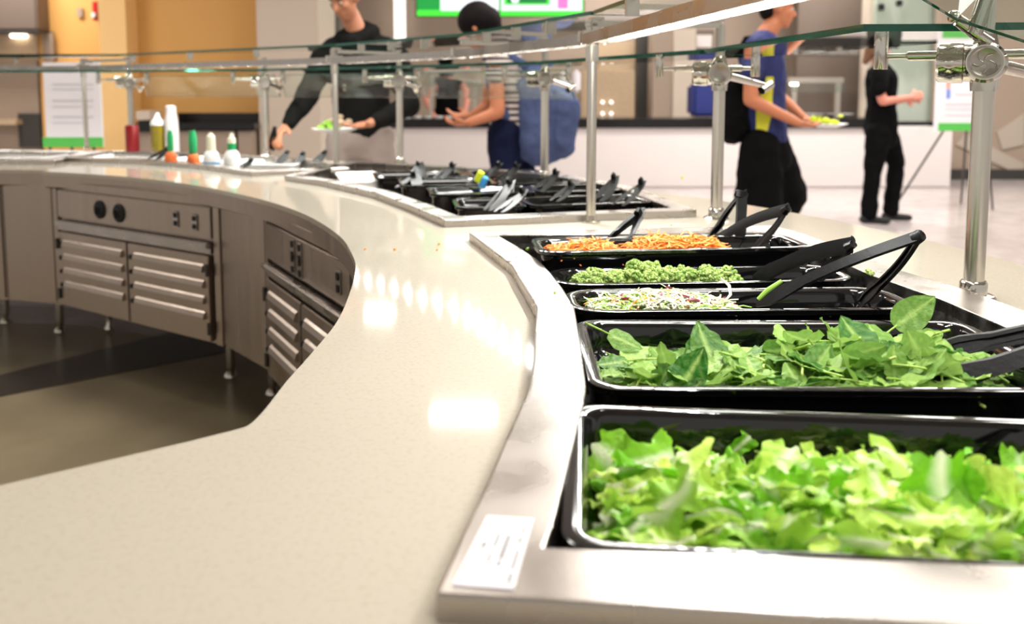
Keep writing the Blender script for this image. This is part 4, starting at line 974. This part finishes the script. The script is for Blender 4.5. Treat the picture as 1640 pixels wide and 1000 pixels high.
# ------------------------------------------------------------------ people
def person(name, X0, Y0, label):
    rt = empty(name, (X0, Y0, 0)); tag(rt, label, 'person'); return rt
def grow(name, prims, m, root, vox=.011, sm=3):
    b_ = bmesh.new(); o = root.location
    for pr in prims:
        if pr[0] == 'c':
            _, p0, p1, r0, r1 = pr[:5]; k = pr[5] if len(pr) > 5 else 1; sd = pr[6] if len(pr) > 6 else None
            capsule(b_, Vector(p0)-o, Vector(p1)-o, r0, r1, k, sd)
        elif pr[0] == 'b':
            _, c, r_, s = pr[:4]; rot = pr[4] if len(pr) > 4 else None; ball(b_, Vector(c)-o, r_, s, rot, 20)
    ob = link_mesh(name, b_, m, root)
    md = ob.modifiers.new('r', 'REMESH'); md.mode = 'VOXEL'; md.voxel_size = vox; md.use_smooth_shade = True
    s_ = ob.modifiers.new('s', 'SMOOTH'); s_.factor = .5; s_.iterations = sm
    return ob
def hand(w, h, palm_n, curl=.5, thumb_side=1, sc=1.0, spread=.2):
    # w wrist point, h direction of the hand, palm_n palm normal; list of capsules
    w = Vector(w); h = Vector(h).normalized(); n = Vector(palm_n); n = (n-h*n.dot(h)).normalized(); s = h.cross(n).normalized()*thumb_side
    out = [('c', w, w+h*.03*sc, .024*sc, .03*sc, .55, s), ('c', w+h*.035*sc+s*.016*sc, w+h*.08*sc+s*.018*sc, .026*sc, .022*sc, .55, s), ('c', w+h*.035*sc-s*.016*sc, w+h*.075*sc-s*.018*sc, .026*sc, .02*sc, .55, s)]
    for q, (off, ln) in enumerate(((.030,.072),(.010,.08),(-.010,.075),(-.030,.058))):
        b0 = w+h*.085*sc+s*off*sc; d = h+s*off*spread*8; p = b0
        for seg, (f, rr) in enumerate(((.45,.0095),(.32,.0088),(.25,.008))):
            ang = curl*(seg+.6)*.75; dd = (d.normalized()*math.cos(ang)+n*math.sin(ang)).normalized(); q2 = p+dd*ln*f*sc
            out.append(('c', p, q2, rr*sc, rr*.92*sc)); p = q2
    t0 = w+h*.03*sc+s*.028*sc; t1 = t0+(h*.5+s*.75+n*.25).normalized()*.035*sc; t2 = t1+(h*.8+s*.25+n*.5).normalized()*.03*sc
    out += [('c', t0, t1, .014*sc, .012*sc), ('c', t1, t2, .0115*sc, .0095*sc)]
    return out
def head(c, fdir, sc=1.0, up=(0,0,1)):
    # c centre of skull, fdir facing direction; returns primitives
    f = Vector(fdir).normalized(); u = Vector(up); u = (u-f*u.dot(f)).normalized(); s = u.cross(f); c = Vector(c)
    Q = Matrix((f, s, u)).transposed()
    L = lambda x, y, z: c+(f*x+s*y+u*z)*sc
    pr = [('b', L(-.012,0,.03), .093*sc, (1.05,.82,.95), Q), ('b', L(.02,0,-.03), .073*sc, (.95,.8,1.15), Q), ('b', L(.055,0,-.092), .026*sc, (1,1.1,.8), Q),
          ('c', L(.078,0,.012), L(.102,0,-.028), .010*sc, .014*sc), ('c', L(.07,-.022,.026), L(.07,.022,.026), .016*sc, .016*sc),
          ('c', L(.084,-.02,-.055), L(.084,.02,-.055), .007*sc, .007*sc), ('c', L(.082,-.016,-.066), L(.082,.016,-.066), .008*sc, .008*sc),
          ('b', L(.055,.042,-.02), .024*sc, (1,.7,1), Q), ('b', L(.055,-.042,-.02), .024*sc, (1,.7,1), Q),
          ('b', L(-.005,.078,-.01), .026*sc, (.6,.3,1.05), Q), ('b', L(-.005,-.078,-.01), .026*sc, (.6,.3,1.05), Q)]
    return pr, L, Q
def face_bits(root, L, sc=1.0, o=None):
    for sg in (1, -1):
        b_ = bmesh.new(); ball(b_, L(.077, .031*sg, .004)-root.location, .0095*sc, (1,1.2,.5), seg=12); link_mesh('eye', b_, 'ice', root)
        b_ = bmesh.new(); ball(b_, L(.084, .031*sg, .003)-root.location, .0050*sc, seg=10); link_mesh('iris', b_, 'hair', root)
        b_ = bmesh.new(); capsule(b_, L(.086,.016*sg,.026)-root.location, L(.076,.046*sg,.026)-root.location, .0035*sc, .0025*sc, n=8); link_mesh('eyebrow', b_, 'hair', root)
def shoe(root, heel, toe, m='rubber'):
    h, t = Vector(heel)-root.location, Vector(toe)-root.location; b_ = bmesh.new(); capsule(b_, h+Vector((0,0,.05)), t+Vector((0,0,.035)), .045, .035, .9); o = link_mesh('shoe', b_, m, root)
    md = o.modifiers.new('r', 'REMESH'); md.mode = 'VOXEL'; md.voxel_size = .012
V = Vector
# -- man in the black hoodie
Y = 4.95; rt = person('person', P(575,200,Y).x, Y, 'person in a black hoodie reaching with tongs and holding a plate')
J = lambda px, py, dy=0: P(px, py, Y+dy)
hc = J(552,-3,-.06); pr, L, Q = head(hc, (-.45,-.78,-.5)); hipz = .98
hl, hr = V((J(548,200).x, Y, .95)), V((J(604,200).x, Y, .95)); kl, kr = V((hl.x-.02, Y-.03, .5)), V((hr.x+.03, Y, .5))
body = pr+[('c', J(560,22,0), J(576,62,.02), .052, .06), ('c', J(576,75,.03), J(578,130,.03), .12, .13, .65, V((1,0,0))), ('c', J(578,130,.03), J(576,210,0), .12, .13, .7, V((1,0,0))),
  ('c', J(520,92), J(487,160,-.12), .045, .038), ('c', J(487,160,-.12), J(457,202,-.30), .036, .024), ('c', J(632,92), J(655,165,-.06), .045, .038), ('c', J(655,165,-.06), J(592,198,-.30), .036, .025),
  ('c', hl, kl, .08, .055), ('c', kl, V((kl.x, Y, .09)), .05, .035), ('c', hr, kr, .08, .055), ('c', kr, V((kr.x, Y+.02, .09)), .05, .035)]
wr = J(457,202,-.30); body += hand(wr, J(442,222,-.38)-wr, (0.3,-.2,-1), .8, 1, 1.05)
wl_ = J(592,198,-.30); body += hand(wl_, J(560,204,-.40)-wl_, (0,-.1,1), .35, -1, 1.1)
grow('body', body, 'skin', rt, .009)
face_bits(rt, L)
grow('hair', [('b', L(-.03,0,.055), .095, (1.0,.9,.78), Q), ('b', L(-.06,0,.01), .07, (.8,1,1), Q)], 'bhair', rt)
grow('hoodie', [('c', J(576,84,.03), J(578,135,.03), .16, .165, .68, V((1,0,0))), ('c', J(578,135,.03), J(578,208,.0), .165, .165, .7, V((1,0,0))),
  ('c', J(520,92,.02), J(487,162,-.12), .075, .062), ('c', J(487,162,-.12), J(462,196,-.28), .06, .042), ('c', J(634,92,.02), J(656,168,-.06), .078, .065), ('c', J(656,168,-.06), J(602,196,-.26), .064, .045),
  ('c', J(535,80,.03), J(622,80,.03), .075, .075), ('c', J(545,58,.0), J(572,70,-.09), .035, .035), ('c', J(572,70,-.09), J(598,48,-.0), .035, .04), ('c', J(598,48,0), J(580,42,.09), .04, .045), ('c', J(580,42,.09), J(545,58,.05), .045, .035)], 'hood', rt, .014)
grow('trousers', [('c', J(576,205), V((J(576,200).x, Y, .92)), .155, .16, .72, V((1,0,0))), ('c', hl, kl, .1, .08), ('c', kl, V((kl.x, Y, .1)), .078, .07), ('c', hr, kr, .1, .08), ('c', kr, V((kr.x, Y+.02, .1)), .078, .07)], 'gsweat', rt, .016)
for k in (kl, kr): shoe(rt, (k.x, Y+.05, 0), (k.x, Y-.16, 0))
# plate and its food
pc = J(536,209,-.40)
rt2 = empty('plate', pc); tag(rt2, 'white plate of salad held by the man in the hoodie', 'plate')
b_ = bmesh.new(); lathe(b_, [(.06,-.012),(.075,-.006),(.118,.008),(.12,.012),(.075,-.002),(.05,-.004)], n=32); link_mesh('dish', b_, 'ice', rt2)
def heap(name, c, m, lab, r_, n, seed, rr=.025):
    b2 = bmesh.new(); q = random.Random(seed)
    for k in range(n): ball(b2, (q.gauss(0,r_), q.gauss(0,r_*.8), abs(q.gauss(0,.012))+.01), rr*q.uniform(.6,1), (1,.8,.5), Matrix.Rotation(q.uniform(0,3),3,'X'), seg=8)
    o = link_mesh(name, b2, m); o.location = c; tag(o, lab, 'food', None, 'stuff')
heap('green_salad', pc+V((-.03,0,.006)), 'lett2' if 'lett2' in M else 'slawg', 'green salad heaped on the plate of the hooded man', .025, 16, 1); heap('pasta_salad', pc+V((.03,0,.018)), 'tan', 'beige salad on the plate of the hooded man', .02, 14, 2)
tong(J(440,203,-.40), J(432,240,-.36), J(438,242,-.36), .012, 'black tongs in the hand of the man in the hoodie', None, wide=(.7,.6,.3))
# -- woman with the blue backpack
Y = 5.05; rt = person('person', P(800,200,Y).x, Y, 'person in a striped shirt wearing a slate blue backpack'); J = lambda px, py, dy=0: P(px, py, Y+dy)
hc = J(764,44,0); pr, L, Q = head(hc, (-.85,.25,-.55))
lg = [V((J(808,200).x, Y-.08, .98)), V((J(832,200).x, Y+.09, .98))]
body = pr+[('c', J(776,60), J(800,90), .045, .052), ('c', J(805,100), J(812,150), .10, .10, .75, V((0,1,0))), ('c', J(812,150), J(815,205), .10, .12, .8, V((0,1,0))),
   ('c', J(795,105,-.12), J(797,178,-.17), .048, .042), ('c', J(797,180,-.17), J(752,196,-.2), .040, .027), ('c', J(795,105,.17), J(780,170,.2), .045, .036), ('c', J(780,170,.2), J(757,184,.14), .036, .026)]
w_ = J(752,196,-.2); body += hand(w_, J(722,200,-.16)-w_, (0,.3,1), .7, -1, 1.0); w_ = J(757,184,.14); body += hand(w_, V((-1,-.2,-.05)), (0,-.3,1), .5, 1, 1.0)
for q, p in enumerate(lg): body += [('c', p, V((p.x+.01, p.y, .5)), .08, .055), ('c', V((p.x+.01, p.y, .5)), V((p.x+.04, p.y, .09)), .05, .035)]
grow('body', body, 'skin2', rt, .009); face_bits(rt, L)
grow('hair', [('b', L(-.02,0,.045), .108, (1.05,.92,.92), Q), ('b', L(-.07,0,.0), .085, (1,1,1), Q), ('b', J(788,48,.02), .06, (1.2,1,.8))], 'hair', rt)
grow('shirt', [('c', J(808,104), J(814,150), .125, .12, .85, V((0,1,0))), ('c', J(814,150), J(818,196), .12, .14, .85, V((0,1,0))), ('c', J(798,100,-.12), J(796,112,-.16), .066, .062), ('c', J(798,100,.14), J(793,120,.18), .066, .06), ('c', J(795,92,0), J(806,98,0), .09, .1, 1.1, V((1,0,0)))], 'stripe', rt, .013)
grow('trousers', [('c', J(818,203), J(824,222), .13, .14, .9, V((0,1,0)))]+[('c', p, V((p.x+.01, p.y, .5)), .1, .08) for p in lg]+[('c', V((p.x+.01, p.y, .5)), V((p.x+.04, p.y, .1)), .078, .06) for p in lg], 'navy', rt, .016)
for p in lg: shoe(rt, (p.x+.06, p.y, 0), (p.x-.14, p.y, 0))
bp = empty('backpack', J(875,190,-.02)); tag(bp, 'slate blue backpack hanging on the back of the striped shirt wearer', 'backpack')
tx = bpy.data.textures.new('folds', 'CLOUDS'); tx.noise_scale = .11; tx.noise_depth = 2
def wrinkle(o, st):
    d = o.modifiers.new('w', 'DISPLACE'); d.texture = tx; d.strength = st; d.mid_level = .5; return o
def growat(name, prims, m, root, vox=.012, sm=3): return wrinkle(grow(name, prims, m, root, vox, sm), .05)
growat('bag', [('c', J(858,135,-.05), J(864,225,-.05), .115, .15, .95, V((0,1,0))), ('c', J(895,165,-.08), J(892,228,-.06), .11, .11, 1.0, V((0,1,0))), ('c', J(862,225,-.05), J(885,238,-.06), .10, .085), ('c', J(850,118,-.02), J(862,130,-.02), .07, .09)], 'pack', bp)
growat('pocket', [('c', J(895,150,-.14), J(906,172,-.14), .045, .075), ('c', J(906,172,-.14), J(902,225,-.13), .075, .07)], 'pack', bp)
for dy in (-.1, .12):
    b_ = bmesh.new(); tube(b_, [J(845,108,dy)-bp.location, J(808,84,dy)-bp.location, J(784,100,dy*1.2)-bp.location, J(786,140,dy*1.3)-bp.location, J(806,180,dy*1.35)-bp.location, J(838,210,dy)-bp.location], [.012]*6, 10, k=2.2); link_mesh('strap', b_, 'pack', bp)
# -- man in the jersey
Y = 5.4; rt = person('person', P(1222,200,Y).x, Y, 'person in a navy and yellow jersey carrying a plate'); J = lambda px, py, dy=0: P(px, py, Y+dy)
hc = J(1246,14,0); pr, L, Q = head(hc, (1,-.12,-.12), 1.02)
lg = [V((J(1212,235).x, Y-.09, .88)), V((J(1240,235).x, Y+.09, .88))]; kn = [V((J(1208,330).x, Y-.09, .48)), V((J(1262,330).x, Y+.09, .5))]; an = [V((kn[0].x-.12, Y-.09, .09)), V((kn[1].x+.04, Y+.09, .09))]
body = pr+[('c', J(1238,38), J(1224,60), .055, .062), ('c', J(1222,85), J(1222,140), .12, .11, 1.2, V((1,0,0))), ('c', J(1222,140), J(1222,225), .11, .11, 1.1, V((1,0,0))),
  ('c', J(1206,85,-.19), J(1202,158,-.21), .052, .044), ('c', J(1202,160,-.21), J(1276,196,-.2), .044, .028), ('c', J(1225,85,.19), J(1246,152,.22), .05, .042), ('c', J(1246,152,.22), J(1286,188,.1), .04, .027)]
w_ = J(1276,196,-.2); body += hand(w_, J(1312,206,-.15)-w_, (0,.2,1), .45, -1, 1.05); w_ = J(1286,188,.1); body += hand(w_, J(1318,200,.0)-w_, (0,-.3,1), .5, 1, 1.05)
for a, b, c in zip(lg, kn, an): body += [('c', a, b, .085, .058), ('c', b, b.lerp(c,.3)-V((.02,0,0)), .055, .058), ('c', b.lerp(c,.3)-V((.02,0,0)), c, .058, .036)]
grow('body', body, 'skin2', rt, .009); face_bits(rt, L, 1.02)
grow('hair', [('b', L(-.028,0,.055), .1, (1.02,.9,.82), Q), ('b', L(-.06,0,.0), .072, (.75,1.05,1.1), Q)], 'hair', rt)
grow('jersey', [('c', J(1220,86), J(1222,140), .135, .13, 1.35, V((1,0,0))), ('c', J(1222,140), J(1224,226), .13, .14, 1.2, V((1,0,0))), ('c', J(1214,75,-.14), J(1203,118,-.205), .078, .068), ('c', J(1224,75,.14), J(1230,118,.21), .078, .068), ('c', J(1222,68,-.1), J(1222,68,.1), .08, .08)], 'jersey', rt, .014)
grow('shorts', [('c', J(1224,236), J(1226,250), .15, .155, 1.15, V((1,0,0)))]+[('c', a, b+V((0,0,.06)), .125, .15) for a, b in zip(lg, kn)], 'blackcloth', rt, .016)
for c in an: shoe(rt, (c.x-.05, c.y, 0), (c.x+.15, c.y, 0), 'teeth')
bp = empty('backpack', J(1175,170,0)); tag(bp, 'black backpack on the back of the jersey wearer', 'backpack')
growat('bag', [('c', J(1178,125), J(1176,205), .08, .10, 1.35, V((1,0,0)))], 'blackcloth', bp)
for dy in (-.11, .11):
    b_ = bmesh.new(); tube(b_, [J(1180,92,dy)-bp.location, J(1196,62,dy)-bp.location, J(1212,58,dy)-bp.location, J(1216,90,dy)-bp.location, J(1198,130,dy)-bp.location], [.011]*5, 10, k=2); link_mesh('strap', b_, 'blackcloth', bp)
pc = J(1325,201,-.05); rt2 = empty('plate', pc); tag(rt2, 'white plate of food carried by the jersey wearer', 'plate')
b_ = bmesh.new(); lathe(b_, [(.06,-.012),(.075,-.006),(.118,.008),(.12,.012),(.075,-.002),(.05,-.004)], n=32); link_mesh('dish', b_, 'ice', rt2)
heap('salad_heap', pc+V((0,0,.006)), 'slawg2', 'yellow-green food on the plate of the jersey wearer', .03, 18, 3)
# -- woman in black
Y = 8.0; rt = person('person', P(1412,200,Y).x, Y, 'person in black shirt, trousers and cap walking across the room'); J = lambda px, py, dy=0: P(px, py, Y+dy)
hc = J(1408,82,0); pr, L, Q = head(hc, (1,-.15,-.1), 1.05)
f1, f2 = V((J(1384,340).x, Y-.1, .08)), V((J(1434,335).x, Y+.1, .08)); k1, k2 = J(1398,272,-.1), J(1436,262,.1)
body = pr+[('c', J(1404,96), J(1410,112), .048, .055), ('c', J(1412,128), J(1412,165), .11, .1, 1.2, V((1,0,0))), ('c', J(1412,165), J(1410,205), .1, .12, 1.15, V((1,0,0))),
  ('c', J(1404,128,-.17), J(1414,162,-.19), .048, .042), ('c', J(1414,163,-.19), J(1458,156,-.2), .038, .026), ('c', J(1418,128,.17), J(1425,165,.2), .045, .04), ('c', J(1425,165,.2), J(1450,160,.2), .038, .026),
  ('c', J(1408,210,-.08), k1, .085, .055), ('c', k1, f1, .052, .036), ('c', J(1416,210,.08), k2, .085, .055), ('c', k2, f2, .052, .036)]
w_ = J(1458,156,-.2); body += hand(w_, V((1,0,.25)), (0,.8,-.3), 1.1, 1, 1.0); w_ = J(1450,160,.2); body += hand(w_, V((1,0,.1)), (0,-.8,-.3), 1.1, 1, 1.0)
grow('body', body, 'skin3', rt, .010); face_bits(rt, L, 1.05)
grow('hair', [('b', L(-.03,0,.03), .1, (1,.95,1), Q), ('c', L(-.07,0,.0), L(-.10,0,-.10), .055, .03)], 'bhair', rt)
grow('cap', [('b', L(-.01,0,.07), .108, (1.08,.95,.78), Q), ('c', L(.07,0,.055), L(.13,0,.045), .05, .04, .25, V((0,1,0)))], 'blackcloth', rt)
grow('shirt', [('c', J(1411,125), J(1412,165), .135, .125, 1.25, V((1,0,0))), ('c', J(1412,165), J(1410,205), .125, .15, 1.15, V((1,0,0))), ('c', J(1408,118,-.14), J(1408,142,-.186), .082, .074), ('c', J(1412,118,.14), J(1418,140,.19), .074, .066)], 'blackcloth', rt, .014)
grow('trousers', [('c', J(1411,208), J(1412,218), .14, .14, 1.1, V((1,0,0))), ('c', J(1408,212,-.08), k1, .115, .085), ('c', k1, f1+V((0,0,.02)), .078, .075), ('c', J(1416,212,.08), k2, .115, .085), ('c', k2, f2+V((0,0,.02)), .078, .07)], 'blackcloth', rt, .016)
shoe(rt, (f1.x-.04, f1.y, 0), (f1.x+.17, f1.y, 0)); shoe(rt, (f2.x-.04, f2.y, 0), (f2.x+.17, f2.y, 0))
# -- kitchen worker
Y = 12.15; rt = person('person', P(716,150,Y).x, Y, 'person in a dark cap and black apron behind the back counter'); J = lambda px, py, dy=0: P(px, py, Y+dy)
hc = J(714,106,0); pr, L, Q = head(hc, (-.2,-1,-.3), 1.1)
lg = [V((J(706,200).x, Y, .9)), V((J(728,200).x, Y, .9))]
body = pr+[('c', J(716,116), J(716,124), .055, .065), ('c', J(716,140), J(716,190), .14, .14, .7, V((1,0,0))), ('c', J(697,134), J(682,160,-.1), .055, .045), ('c', J(682,160,-.1), J(694,184,-.3), .045, .03), ('c', J(735,134), J(748,160,-.1), .055, .045), ('c', J(748,160,-.1), J(744,184,-.3), .045, .03)]
for p in lg: body += [('c', p, V((p.x, Y, .08)), .09, .05)]
w_ = J(694,184,-.3); body += hand(w_, V((.2,-1,-.2)), (0,0,-1), .6, 1, 1.05); w_ = J(744,184,-.3); body += hand(w_, V((-.2,-1,-.2)), (0,0,-1), .6, -1, 1.05)
grow('body', body, 'skin3', rt, .012); face_bits(rt, L, 1.1)
grow('cap', [('b', L(-.01,0,.07), .108, (1.08,.98,.8), Q)], 'blackcloth', rt)
grow('apron', [('c', J(716,140), J(716,192), .165, .165, .8, V((1,0,0))), ('c', J(702,132), J(730,132), .09, .09)]+[('c', p, V((p.x, Y, .15)), .11, .08) for p in lg], 'blackcloth', rt, .018)
for p in lg: shoe(rt, (p.x, Y+.05, 0), (p.x, Y-.16, 0))
for o in list(COL.objects):
    if o.name.startswith(('hoodie','trousers','shorts','shirt','jersey')) and o.type == 'MESH': wrinkle(o, .028)
# ------------------------------------------------------------------ world and view
w = bpy.data.worlds.new('world'); scn.world = w; w.use_nodes = True
bg = w.node_tree.nodes['Background']; bg.inputs[0].default_value = (1,.95,.88,1); bg.inputs[1].default_value = .8
scn.view_settings.view_transform = 'Standard'; scn.view_settings.look = 'None'; scn.view_settings.gamma = 1; scn.view_settings.use_curve_mapping = False
scn.view_settings.exposure = -0.28
